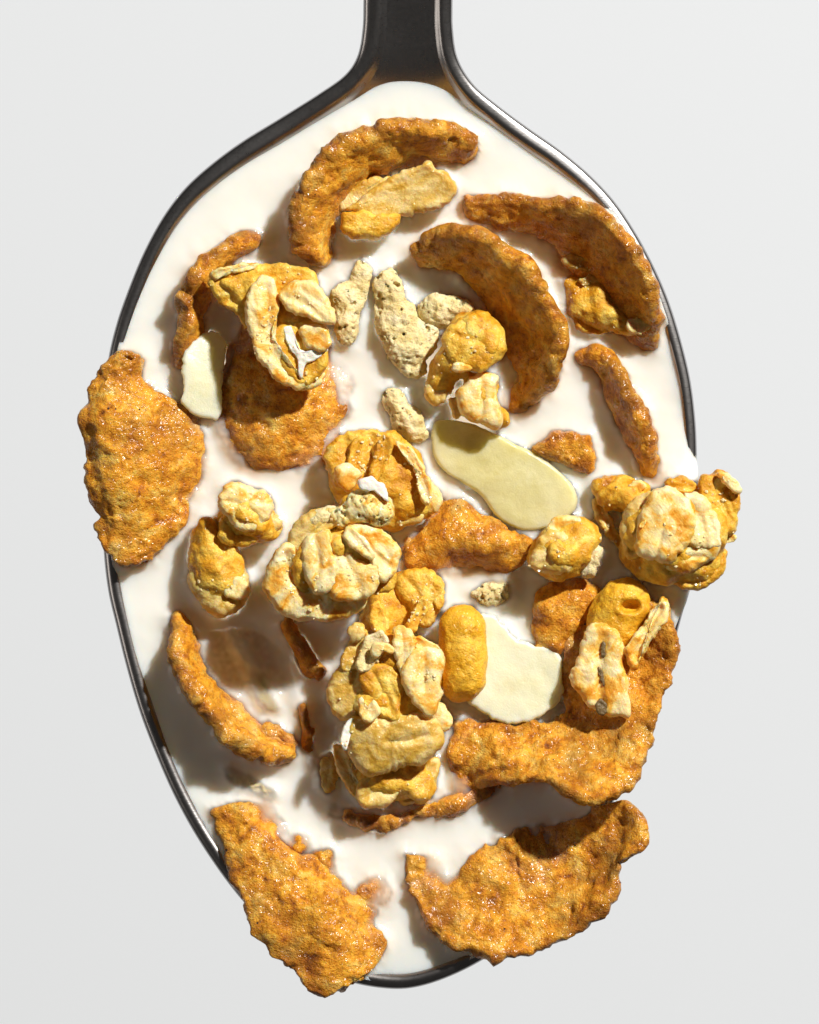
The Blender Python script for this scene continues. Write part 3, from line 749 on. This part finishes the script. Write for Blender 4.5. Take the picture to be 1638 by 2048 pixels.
c7 = cluster(665, 1130, 'large round pale oat cluster with folded petals, left of centre', [(650, 1125, -20, 62, 56, 60), (700, 1100, -20, 50, 46, 60), (640, 1120, 74, 70, 60, 52), (700, 1100, 78, 60, 50, 52), (610, 1170, 64, 50, 46, 42), (745, 1120, 72, 40, 44, 40), (720, 1020, 100, 46, 30, 30)], [
    dict(o=[(531, 1172), (540, 1125), (565, 1090), (590, 1088), (600, 1130), (640, 1180), (700, 1198), (735, 1192), (715, 1222), (660, 1240), (600, 1240), (555, 1215)], z=104, t=42, dome=4, gy=-0.12, creases=[([(575, 1110), (592, 1160), (640, 1192)], 12, 9)], centre=(595, 1170)),
    dict(o=[(578, 1090), (590, 1050), (630, 1022), (680, 1012), (700, 1040), (660, 1060), (630, 1090), (600, 1108)], z=112, t=36, m=M_oat_wet, gx=0.1),
    dict(o=[(612, 1075), (640, 1060), (662, 1062), (668, 1100), (680, 1140), (664, 1180), (632, 1185), (612, 1150), (606, 1110)], z=132, t=38, dome=8, gx=0.1),
    dict(o=[(664, 1100), (690, 1090), (720, 1118), (760, 1130), (764, 1160), (740, 1190), (690, 1200), (664, 1190), (662, 1150)], z=126, t=40, dome=6, gy=0.05, creases=[([(690, 1110), (715, 1160), (720, 1190)], 9, 6)]),
    dict(o=[(686, 1062), (720, 1046), (765, 1060), (800, 1098), (796, 1135), (770, 1165), (748, 1140), (740, 1115), (712, 1098)], z=122, t=36, dome=4, gx=-0.1),
    dict(o=[(688, 1056), (706, 1052), (730, 1080), (750, 1108), (736, 1116), (712, 1098), (692, 1080)], z=152, t=22),
    dict(o=[(668, 1078), (684, 1072), (690, 1096), (676, 1106)], z=140, t=20, m=M_caramel),
    dict(o=[(752, 1150), (790, 1140), (786, 1172), (760, 1188), (742, 1180)], z=98, t=26, m=M_caramel),
], 283, dz=62)
V, Q, T = blob([(735, 1010, 196, 46, 38, 28), (765, 1020, 190, 24, 26, 24), (700, 1030, 184, 36, 24, 22)], k=14, h=4, pores=(17, 0.30), seed=291, layers=[('fbm', 10, 2.5)])
piece(c7, 'rice_crumb', V, Q, T, M_oat)
V, Q, T = slab([(718, 968), (740, 955), (762, 962), (776, 985), (778, 1005), (755, 990), (730, 985)], 216, 16, seed=292, layers=[('fbm', 12, 2)])
piece(c7, 'milk_patch', V, Q, T, M_milkpatch)
V, Q, T = blob([(655, 1030, 172, 34, 18, 20, -30), (625, 1050, 165, 26, 16, 18, -35)], h=4, seed=293, layers=[('fbm', 8, 2)])
piece(c7, 'rice_crumb', V, Q, T, M_puff)
c8 = cluster(815, 1200, 'sticky caramel oat pieces wedged between round and tall clusters', [(830, 1185, 14, 56, 46, 36), (780, 1215, 14, 48, 44, 34), (760, 1245, 30, 34, 26, 30)], [
    dict(o=[(795, 1150), (835, 1136), (868, 1146), (886, 1180), (882, 1225), (862, 1258), (835, 1250), (815, 1215), (790, 1190)], z=46, t=44, m=M_caramel, dome=10),
    dict(o=[(820, 1225), (838, 1195), (852, 1192), (856, 1215), (840, 1250), (826, 1268), (812, 1255)], z=80, t=24, m=M_caramel),
    dict(o=[(738, 1215), (756, 1200), (772, 1222), (778, 1252), (760, 1270), (742, 1250)], z=70, t=30, m=M_caramel),
    dict(o=[(865, 1160), (884, 1172), (890, 1205), (874, 1220), (864, 1190)], z=56, t=24, m=M_caramel),
], 307)
c9 = cluster(780, 1430, 'tall ragged oat cluster standing in milk, lower centre', [(775, 1320, 78, 66, 56, 52), (835, 1360, 82, 46, 62, 46), (770, 1400, 76, 70, 60, 50), (790, 1480, 66, 76, 58, 46), (730, 1370, 64, 52, 56, 40), (770, 1560, 34, 66, 46, 40), (835, 1560, 24, 40, 44, 34)], [
    dict(o=[(690, 1290), (712, 1268), (735, 1258), (745, 1290), (728, 1330), (700, 1345), (680, 1330)], z=118, t=28, m=M_oat_wet),
    dict(o=[(722, 1300), (735, 1265), (765, 1258), (775, 1285), (760, 1318), (728, 1340), (712, 1330)], z=134, t=24, m=M_puff),
    dict(o=[(784, 1262), (800, 1248), (824, 1256), (832, 1290), (818, 1330), (806, 1350), (792, 1310)], z=144, t=26),
    dict(o=[(822, 1266), (860, 1275), (886, 1295), (884, 1325), (850, 1318), (830, 1300)], z=138, t=24, gx=-0.1),
    dict(o=[(818, 1305), (845, 1295), (882, 1300), (886, 1350), (884, 1400), (862, 1432), (838, 1420), (815, 1390), (802, 1350)], z=140, t=36, dome=5, gx=-0.15, creases=[([(850, 1310), (846, 1370)], 9, 7)]),
    dict(o=[(654, 1392), (668, 1350), (690, 1320), (725, 1310), (755, 1335), (760, 1370), (738, 1400), (700, 1440), (672, 1430)], z=104, t=36, m=M_oat_wet, gx=0.15, gy=-0.1),
    dict(o=[(720, 1345), (760, 1320), (800, 1345), (810, 1400), (790, 1440), (755, 1420), (735, 1385)], z=128, t=34, m=M_caramel, gx=0.1),
    dict(o=[(716, 1400), (726, 1392), (732, 1410), (748, 1398), (758, 1420), (740, 1440), (722, 1430)], z=146, t=18),
    dict(o=[(688, 1460), (705, 1430), (745, 1425), (790, 1432), (840, 1420), (880, 1440), (886, 1480), (850, 1520), (800, 1535), (745, 1548), (706, 1520)], z=112, t=48, dome=8, m=M_oat_wet, gy=-0.18, creases=[([(775, 1478), (815, 1476), (850, 1466)], 7, 8)]),
    dict(o=[(868, 1402), (892, 1412), (904, 1440), (894, 1462), (872, 1450), (860, 1425)], z=96, t=26),
    dict(o=[(690, 1440), (702, 1428), (716, 1436), (700, 1478), (690, 1500), (680, 1480)], z=132, t=14, m=M_milkpatch, n='milk_patch', rag=1.5),
    dict(o=[(666, 1488), (692, 1495), (715, 1550), (752, 1600), (735, 1612), (700, 1585), (670, 1535)], z=56, t=28, m=M_oat_wet, gx=0.2),
    dict(o=[(716, 1560), (745, 1545), (785, 1550), (802, 1575), (785, 1602), (745, 1618), (715, 1600)], z=64, t=38, m=M_oat_wet, dome=6),
    dict(o=[(795, 1565), (830, 1535), (872, 1512), (880, 1530), (866, 1570), (830, 1602), (800, 1605)], z=38, t=34, m=M_oat_wet, gx=0.1),
    dict(o=[(698, 1275), (700, 1256), (722, 1246), (726, 1262), (712, 1285)], z=134, t=14, m=M_oat_wet),
    dict(o=[(744, 1300), (752, 1285), (768, 1282), (786, 1292), (784, 1305), (768, 1300), (758, 1312)], z=158, t=12),
], 331)
tag(mk('oat_flake', *slab([(638, 1520), (662, 1505), (676, 1540), (668, 1578), (650, 1590), (634, 1560)], 8, 28, seed=349, layers=OL), M_oat_wet),
    'olive oat piece half sunk left of the tall oat cluster foot', 'oat flake', 'loose oat flakes')
c11 = cluster(1128, 1100, 'small pale crumbly granola nugget beside the rim cluster', [(1125, 1100, 56, 60, 54, 46), (1160, 1075, 54, 34, 34, 36), (1095, 1130, 46, 36, 30, 30)], [
    dict(o=[(1070, 1085), (1090, 1060), (1130, 1062), (1150, 1090), (1148, 1130), (1130, 1150), (1085, 1145), (1056, 1128)], z=88, t=40, dome=12, m=M_oat_wet),
    dict(o=[(1085, 1062), (1110, 1036), (1158, 1036), (1180, 1060), (1160, 1082), (1120, 1070)], z=78, t=34, m=M_oat),
    dict(o=[(1160, 1075), (1185, 1070), (1200, 1105), (1186, 1150), (1160, 1150), (1152, 1110)], z=66, t=38, m=M_puff, layers=[('pit', 20, 8), ('fbm', 10, 3)]),
    dict(o=[(1095, 1090), (1112, 1078), (1128, 1092), (1122, 1120), (1102, 1122)], z=116, t=22, m=M_caramel),
], 353)
c12 = cluster(1340, 1060, 'biggest oat cluster, overhanging the right rim', [(1330, 1065, 72, 88, 84, 62), (1405, 1060, 66, 52, 60, 46), (1245, 990, 28, 50, 34, 34), (1370, 1130, 54, 74, 36, 40), (1425, 1000, 60, 42, 50, 34), (1290, 1110, 40, 50, 46, 40)], [
    dict(o=[(1238, 1075), (1248, 1020), (1280, 985), (1310, 990), (1300, 1040), (1290, 1100), (1265, 1120), (1245, 1105)], z=98, t=46, m=M_oat_wet, gx=0.2),
    dict(o=[(1262, 1085), (1275, 1030), (1298, 985), (1330, 974), (1375, 990), (1384, 1040), (1372, 1090), (1340, 1120), (1300, 1120), (1272, 1108)], z=128, t=44, dome=14, gx=0.04),
    dict(o=[(1362, 985), (1400, 990), (1424, 1020), (1440, 1060), (1436, 1095), (1400, 1100), (1370, 1085), (1372, 1030)], z=118, t=42, dome=8, gx=-0.15),
    dict(o=[(1280, 1090), (1320, 1105), (1355, 1095), (1400, 1090), (1434, 1092), (1420, 1120), (1385, 1140), (1355, 1146), (1310, 1130)], z=112, t=40, gy=-0.15, dome=4),
    dict(o=[(1392, 960), (1418, 948), (1450, 948), (1474, 975), (1478, 1015), (1468, 1060), (1445, 1068), (1425, 1030), (1400, 1005)], z=88, t=38, gx=-0.1, m=M_caramel, dome=4),
    dict(o=[(1428, 944), (1456, 950), (1478, 976), (1470, 986), (1440, 966)], z=112, t=20),
    dict(o=[(1186, 962), (1225, 952), (1270, 962), (1296, 980), (1270, 1000), (1240, 1015), (1205, 1012), (1188, 990)], z=34, t=42, m=M_caramel, gx=0.15),
    dict(o=[(1252, 970), (1270, 962), (1290, 972), (1278, 988), (1256, 986)], z=64, t=20),
    dict(o=[(1186, 1000), (1205, 1010), (1230, 1050), (1248, 1090), (1240, 1105), (1215, 1075), (1195, 1040)], z=18, t=26, m=M_oat_wet),
    dict(o=[(1290, 1130), (1340, 1150), (1400, 1140), (1442, 1100), (1444, 1140), (1420, 1165), (1380, 1182), (1330, 1165), (1296, 1150)], z=68, t=38, m=M_caramel),
    dict(o=[(1330, 962), (1370, 955), (1395, 975), (1370, 992), (1335, 985)], z=84, t=34, m=M_caramel),
    dict(o=[(1276, 1045), (1288, 1040), (1286, 1052), (1274, 1056)], z=150, t=10),
    dict(o=[(1446, 1076), (1466, 1070), (1468, 1080), (1450, 1086)], z=70, t=10),
], 367)
c16 = cluster(1205, 600, 'wet brown oat lump inside the large curled flake', [(1200, 580, 4, 60, 44, 30), (1215, 630, 8, 74, 36, 34, 20), (1170, 600, -4, 40, 50, 30)], [
    dict(o=[(1126, 516), (1150, 510), (1200, 528), (1228, 545), (1215, 556), (1170, 545), (1132, 532)], z=34, t=22, m=M_oat_wet),
    dict(o=[(1155, 560), (1185, 545), (1205, 556), (1200, 572), (1170, 575)], z=38, t=18, m=M_oat_wet),
    dict(o=[(1180, 595), (1215, 590), (1260, 615), (1300, 640), (1298, 662), (1262, 672), (1215, 655), (1185, 630)], z=36, t=36, m=M_caramel, dome=6),
    dict(o=[(1140, 600), (1170, 590), (1190, 640), (1220, 665), (1180, 672), (1148, 650)], z=14, t=34, m=M_caramel),
    dict(o=[(1255, 640), (1290, 640), (1300, 655), (1280, 670), (1255, 660)], z=58, t=16, m=M_oat_wet),
], 379, core_mat=M_caramel)

# ------------------------------------------------------------------ sugar grains stuck to the clusters and flakes
ICO = None
def crumbs(root, meshes, n, seed, mat, lo=1.6, hi=4.2, name='sugar_grain', kind='stuff'):
    rng = np.random.default_rng(seed)
    t = (1 + 5 ** 0.5) / 2
    iv = np.array([(-1, t, 0), (1, t, 0), (-1, -t, 0), (1, -t, 0), (0, -1, t), (0, 1, t), (0, -1, -t), (0, 1, -t), (t, 0, -1), (t, 0, 1), (-t, 0, -1), (-t, 0, 1)]) / 1.9
    it_ = np.array([(0, 11, 5), (0, 5, 1), (0, 1, 7), (0, 7, 10), (0, 10, 11), (1, 5, 9), (5, 11, 4), (11, 10, 2), (10, 7, 6), (7, 1, 8), (3, 9, 4), (3, 4, 2), (3, 2, 6), (3, 6, 8), (3, 8, 9), (4, 9, 5), (2, 4, 11), (6, 2, 10), (8, 6, 7), (9, 8, 1)])
    pts = []
    for o in meshes:
        nv = len(o.data.vertices); co = np.empty(nv * 3, np.float32); no = np.empty(nv * 3, np.float32)
        o.data.vertices.foreach_get('co', co); o.data.vertex_normals.foreach_get('vector', no)
        l = np.array(o.location) + (np.array(o.parent.location) if o.parent else 0)
        W = (co.reshape(-1, 3) + l) / S; no = no.reshape(-1, 3)
        k = (no[:, 2] > 0.35)
        P = np.stack([W[:, 0] + 819, 1024 - W[:, 1], W[:, 2]], 1)[k]
        iy = (P[:, 1] / HM_C).astype(int); ix = (P[:, 0] / HM_C).astype(int)
        P = P[P[:, 2] > np.maximum(HM[iy, ix] - 4, 6)]
        if len(P): pts.append(P)
    P = np.vstack(pts)
    # gather in drifts
    w = np.clip(fbm(P / 45, seed, 2) + 0.15, 0.02, 1) ** 2; w /= w.sum()
    P = P[rng.choice(len(P), n, p=w)]
    Vs_, Ts_ = [], []
    for k, p in enumerate(P):
        r = lo + (hi - lo) * rng.random() ** 2.2
        v = iv * r * (0.7 + 0.6 * rng.random((12, 1))) * (0.7 + 0.6 * rng.random((1, 3)))
        Vs_.append(v + p); Ts_.append(it_ + 12 * k)
    o = mk(name, np.vstack(Vs_), None, np.vstack(Ts_), mat, root, hm=False)
    o['kind'] = kind
    for f in o.data.polygons: f.use_smooth = False
    return o
M_grain = food('sugar_grain', [(0.3, (0.80, 0.52, 0.15)), (0.5, (0.88, 0.70, 0.36)), (0.7, (0.92, 0.82, 0.58))], 5, 0, (0.15, 0.4), 0.2, sscale=4, coat=0.6, bumps=(), grain=0.0)
for i, (c, n) in enumerate([(c1, 150), (c2, 90), (c4, 60), (c5, 50), (c6, 170), (c7, 170), (c8, 90), (c9, 170), (c11, 60), (c12, 170), (c16, 50)]):
    crumbs(c, [o for o in c.children if o.type == 'MESH'], n // 3, 900 + i, M_grain)

# ------------------------------------------------------------------ loose oats, puffs, almonds
GO = 'loose oat flakes'
def oat(out, z, label, seed, mat=M_oat, t=30, husk=None, **kw):
    kw.setdefault('layers', OL)
    V, Q, T = slab(out, z, t, seed=seed, **kw)
    o = tag(mk('oat_flake', V, Q, T, mat), label, 'oat flake', GO)
    if husk:
        for i, (h, hz) in enumerate(husk):
            V, Q, T = slab(h, hz, 9, seed=seed + 5 + i, sp=2.4, rag=3, raglam=9, layers=[('fbm', 8, 1.2)])
            mk('husk', V, Q, T, M_char, o)
    return o
oat([(690, 420), (720, 400), (770, 360), (850, 328), (895, 350), (914, 380), (890, 412), (830, 432), (770, 440), (715, 432)], 40, 'long glazed oat flake lying inside the C-shaped flake', 401, M_oat_wet, 34, gx=0.05, gy=-0.1, cup=10)
oat([(680, 440), (700, 420), (750, 422), (800, 432), (792, 458), (760, 480), (715, 480), (684, 465)], 48, 'short golden oat piece below the long oat in the C-shaped flake', 409, M_caramel, 38, dome=5)
oat([(672, 405), (690, 380), (740, 358), (780, 352), (770, 375), (720, 405), (690, 425)], 16, 'pale oat half hidden behind the long oat in the C-shaped flake', 419, M_oat_wet, 26)
oat([(1170, 1260), (1195, 1246), (1222, 1250), (1242, 1285), (1246, 1330), (1258, 1380), (1256, 1425), (1230, 1436), (1195, 1425), (1160, 1398), (1142, 1360), (1146, 1320)], 84, 'oat flake with dark husk line on the largest flake', 431, M_oat, 32, gx=0.06,
    creases=[([(1205, 1275), (1196, 1340), (1200, 1410)], 10, 9)], dome=4,
    husk=[([(1192, 1330), (1202, 1338), (1210, 1362), (1204, 1372), (1196, 1350)], 95), ([(1190, 1402), (1206, 1396), (1212, 1412), (1200, 1430), (1190, 1420)], 98), ([(1202, 1282), (1210, 1288), (1206, 1312), (1199, 1308)], 95)])
oat([(1322, 1190), (1335, 1205), (1330, 1240), (1300, 1290), (1272, 1330), (1258, 1334), (1250, 1315), (1252, 1290), (1285, 1240)], 96, 'slender split oat leaning on the holed puff', 439, M_oat, 26, creases=[([(1318, 1215), (1290, 1260), (1266, 1312)], 6, 10)], gy=0.05)

GP = 'puffed crisps among the clusters'
def puff(balls, label, seed, mat=M_puff, pores=(24, 0.25), k=16, h=3.4, layers=(('fbm', 12, 2.8), ('pit', 16, 3.5), ('fbm', 6, 1.2)), **kw):
    V, Q, T = blob(balls, k=k, h=h, pores=pores, seed=seed, layers=list(layers), **kw)
    return tag(mk('puffed_crisp', V, Q, T, mat), label, 'puffed crisp', GP)
puff([(722, 548, 10, 20, 32, 22, 15), (690, 595, 16, 30, 34, 26), (692, 655, 18, 26, 38, 26), (712, 600, 8, 18, 46, 20, 8)], 'narrow porous crisp right of the cluster with white patch', 501)
puff([(775, 580, 16, 34, 38, 28), (790, 640, 20, 46, 44, 34), (815, 690, 22, 44, 42, 32), (825, 735, 14, 24, 24, 22), (840, 670, 14, 40, 30, 26)], 'largest porous crisp, honeycombed with holes, above the centre', 511)
puff([(870, 615, 18, 34, 26, 24), (912, 618, 22, 36, 24, 24), (880, 640, 14, 36, 18, 20)], 'crumpled pale crisp beside the mouth of the crescent flake', 521, pores=(22, 0.25))
puff([(788, 800, 12, 26, 28, 22), (815, 840, 16, 36, 30, 26, 40), (835, 870, 12, 22, 20, 20)], 'small pale crisp left of the olive almond tip', 531)
puff([(975, 1188, 2, 38, 26, 22), (1000, 1180, 0, 20, 22, 18)], 'half sunk crisp above the broken almond slice', 541, pores=(20, 0.28))
puff([(480, 1560, -6, 40, 16, 14, 25), (530, 1580, -4, 24, 14, 12, 20)], 'soggy crisp barely breaking the milk at lower left', 543, pores=(20, 0.25))
# smooth glazed puffs
V, Q, T = blob([(925, 1255, 64, 47, 48, 46), (925, 1305, 68, 49, 80, 48), (926, 1355, 64, 46, 48, 46)], k=10, h=4, warp=3, seed=551, layers=[('fbm', 50, 3), ('fbm', 14, 1.6), ('fbm', 6, 0.8)])
tag(mk('glazed_puff', V, Q, T, M_capsule), 'smooth orange capsule-shaped puff right of the tall cluster', 'puffed crisp', GP)
def holed():
    balls = [(1246, 1205, 58, 52, 50, 44), (1232, 1250, 54, 48, 52, 42), (1205, 1240, 50, 34, 48, 38)]
    V, Q, T = blob(balls, k=14, h=4, warp=3, seed=561, layers=[('fbm', 50, 3), ('fbm', 14, 1.8), ('fbm', 6, 0.8)])
    q = ((V[:, 0] - 1258) / 19) ** 2 + ((V[:, 1] - 1212) / 12) ** 2
    V[:, 2] -= np.where(V[:, 2] > 60, 30 * np.exp(-q ** 2), 0)
    return V, Q, T
tag(mk('glazed_puff', *holed(), M_capsule), 'rounded orange puff with a small hole, under the rim cluster', 'puffed crisp', GP)

GA = 'almond slices in the milk'
AL = [('fbm', 90, 2.5), ('fbm', 26, 0.6)]
def almond(out, z, label, seed, mat, t=18, **kw):
    kw.setdefault('rag', 3)
    V, Q, T = slab(out, z, t, seed=seed, layers=AL, **kw)
    return tag(mk('almond_slice', V, Q, T, mat), label, 'almond slice', GA)
almond([(366, 735), (376, 695), (400, 672), (432, 664), (452, 690), (446, 760), (440, 834), (410, 836), (384, 826), (362, 806), (368, 780)], 34, 'short cream almond slice upright at the left', 601, M_almond, 16, gx=-0.25, cup=-10)
almond([(866, 848), (900, 838), (960, 852), (1030, 886), (1100, 928), (1140, 965), (1154, 1000), (1138, 1035), (1095, 1058), (1040, 1060), (995, 1035), (962, 992), (925, 965), (890, 942), (866, 905)], 17, 'long olive green almond slice in the centre right', 607, M_almond_wet, 20, cup=-8, rag=1.2)
almond([(930, 1245), (962, 1226), (992, 1232), (1016, 1262), (1055, 1286), (1112, 1298), (1124, 1345), (1126, 1388), (1095, 1425), (1050, 1446), (1000, 1444), (945, 1412), (920, 1380), (915, 1300)], 20, 'broken cream almond slice right of the capsule puff', 613, M_almond, 18, gy=0.03)
almond([(462, 1262), (488, 1275), (514, 1320), (534, 1380), (556, 1418), (540, 1420), (512, 1392), (490, 1340)], -5, 'almond slice sunk under the milk at lower left', 619, M_almond_wet, 16, gx=0.08, cup=10)

# ------------------------------------------------------------------ milk
ring = so + sn * 13
iy = np.argmax(ring[:, 1])
seq = np.roll(ring, -iy, 0)                    # starts at the tip
sel = lambda a: a[a[:, 1] > 100]
half = len(seq) // 2
A, B = seq[:half], seq[half:][::-1]
A, B = (A, B) if A[half // 4, 0] < B[half // 4, 0] else (B, A)
def edge_of(a):
    a = a[(a[:, 1] > 90)]; o = np.argsort(a[:, 1]); return a[o]
EL, ER = edge_of(A), edge_of(B)
ytip = ring[:, 1].max() - 1
ys = np.concatenate([np.arange(112, 1900, 3.1), 1900 + (ytip - 1900) * np.sin(np.linspace(0, 1, 32) * np.pi / 2)])
NX = 360
xl = np.interp(ys, EL[:, 1], EL[:, 0]); xr = np.interp(ys, ER[:, 1], ER[:, 0])
bul = smooth(800, 985, ys) * (1 - smooth(1170, 1330, ys))
xr = xr + bul * 17
tt = np.linspace(0, 1, NX)
X = xl[:, None] + (xr - xl)[:, None] * tt[None]; Y = np.repeat(ys[:, None], NX, 1)
# height map of everything in the milk: fill pin holes
H = HM.copy()
def shift(a, dy, dx, fill):
    b = np.full_like(a, fill); h, w = a.shape
    b[max(0, dy):h + min(0, dy), max(0, dx):w + min(0, dx)] = a[max(0, -dy):h + min(0, -dy), max(0, -dx):w + min(0, -dx)]; return b
nb = [(-1, 0), (1, 0), (0, -1), (0, 1)]
mxn = np.max([shift(H, *s, -999.0) for s in nb], 0); cn = np.sum([shift(H, *s, -999.0) > -900 for s in nb], 0)
H = np.where((H < -900) & (cn >= 3), mxn, H)
# distance (pixels) to anything piercing the surface
wet = H > 3
D = np.where(wet, 0.0, 1e3)
def spread(D):
  for _ in range(20):
    for dy, dx, c in ((0, 1, 4), (0, -1, 4), (1, 0, 4), (-1, 0, 4), (1, 1, 5.7), (1, -1, 5.7), (-1, 1, 5.7), (-1, -1, 5.7)):
        D = np.minimum(D, shift(D, dy, dx, 1e3) + c)
  return D
D = spread(D)
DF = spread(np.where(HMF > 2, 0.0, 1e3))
def sample(F, x, y):
    u = np.clip(x / HM_C - 0.5, 0, F.shape[1] - 2); v = np.clip(y / HM_C - 0.5, 0, F.shape[0] - 2)
    i, j = u.astype(int), v.astype(int); a, b = u - i, v - j
    return F[j, i] * (1 - a) * (1 - b) + F[j, i + 1] * a * (1 - b) + F[j + 1, i] * (1 - a) * b + F[j + 1, i + 1] * a * b
def blur(F, n):
    for _ in range(n):
        F = (F * 2 + sum(shift(F, *s, 0) for s in nb) ) / 6
    return F
Dm = sample(D, X, Y)
P3 = np.dstack([X, Y, np.zeros_like(X)])
men = 14 * np.exp(-Dm / 12) * (0.8 + 0.4 * fbm(P3 / 40, 3, 2))
Z = 3.0 + fbm(P3 / 210, 9, 2) * 4.0 + blur(men, 2)
er = np.minimum(X - xl[:, None], xr[:, None] - X)
Z += 5 * np.exp(-er / 16) * (1 - bul[:, None] * (X > 800))
ov = bul[:, None] * smooth(1290, 1345, X)
Z += ov * 20 * np.clip(1 - ((X - (xr[:, None] - 26)).clip(0) / 26) ** 2, -0.2, 1) - ov * 0
Hs = np.where(H < -900, -200.0, H)
top_obj = sample(Hs, X, Y)
depth = Z - top_obj
thin = np.exp(-np.clip(depth, 0, None) / 11.0)
thin = np.where(depth <= 0, 1.0, thin)
thin = blur(thin, 3)
thin = np.clip(thin * 0.97, 0, 1)
ty = np.clip((X - xl[:, None]) / np.maximum(xr - xl, 1)[:, None], 0, 1) * 2 - 1
Zb = -0.8 * spoon_depth(Y) * (1 - np.abs(ty) ** 2.3) * smooth(1978, 1500, Y) - 10
Zb = np.minimum(Zb, Z - 6)
top = np.dstack([X, Y, Z]); bot = np.dstack([X, Y, Zb])
edge_z = np.minimum(Z, 6 + 0 * Z)
for sl in (np.s_[0, :], np.s_[-1, :], np.s_[:, 0], np.s_[:, -1]):
    top[sl + (2,)] = edge_z[sl]
at = np.concatenate([thin.ravel(), np.zeros(thin.size)])
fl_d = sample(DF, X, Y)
bleed_tint = np.clip(0.62 * np.exp(-fl_d / 11) * (0.75 + 0.5 * fbm(P3 / 50, 77, 2)), 0, 1)  # light bleeding off the flakes, painted as a tint fading with distance
bleed_tint_ = np.concatenate([bleed_tint.ravel(), np.zeros(bleed_tint.size)])
Nn, Mm = X.shape
V = np.concatenate([top.reshape(-1, 3), bot.reshape(-1, 3)])
it = np.arange(Nn * Mm).reshape(Nn, Mm); ib = it + Nn * Mm
ib[0], ib[-1], ib[:, 0], ib[:, -1] = it[0], it[-1], it[:, 0], it[:, -1]
qd = lambda i: np.stack([i[:-1, :-1], i[1:, :-1], i[1:, 1:], i[:-1, 1:]], -1).reshape(-1, 4)
Q = np.concatenate([qd(it), qd(ib)[:, ::-1]])
used = np.unique(Q); mp = np.full(len(V), -1); mp[used] = np.arange(len(used))
milk = mk('milk', V[used], mp[Q], None, M_milk, attr={'thin': at[used], 'bleed_tint': bleed_tint_[used]}, hm=False)
tag(milk, 'white milk filling the spoon bowl around the cereal', 'milk')
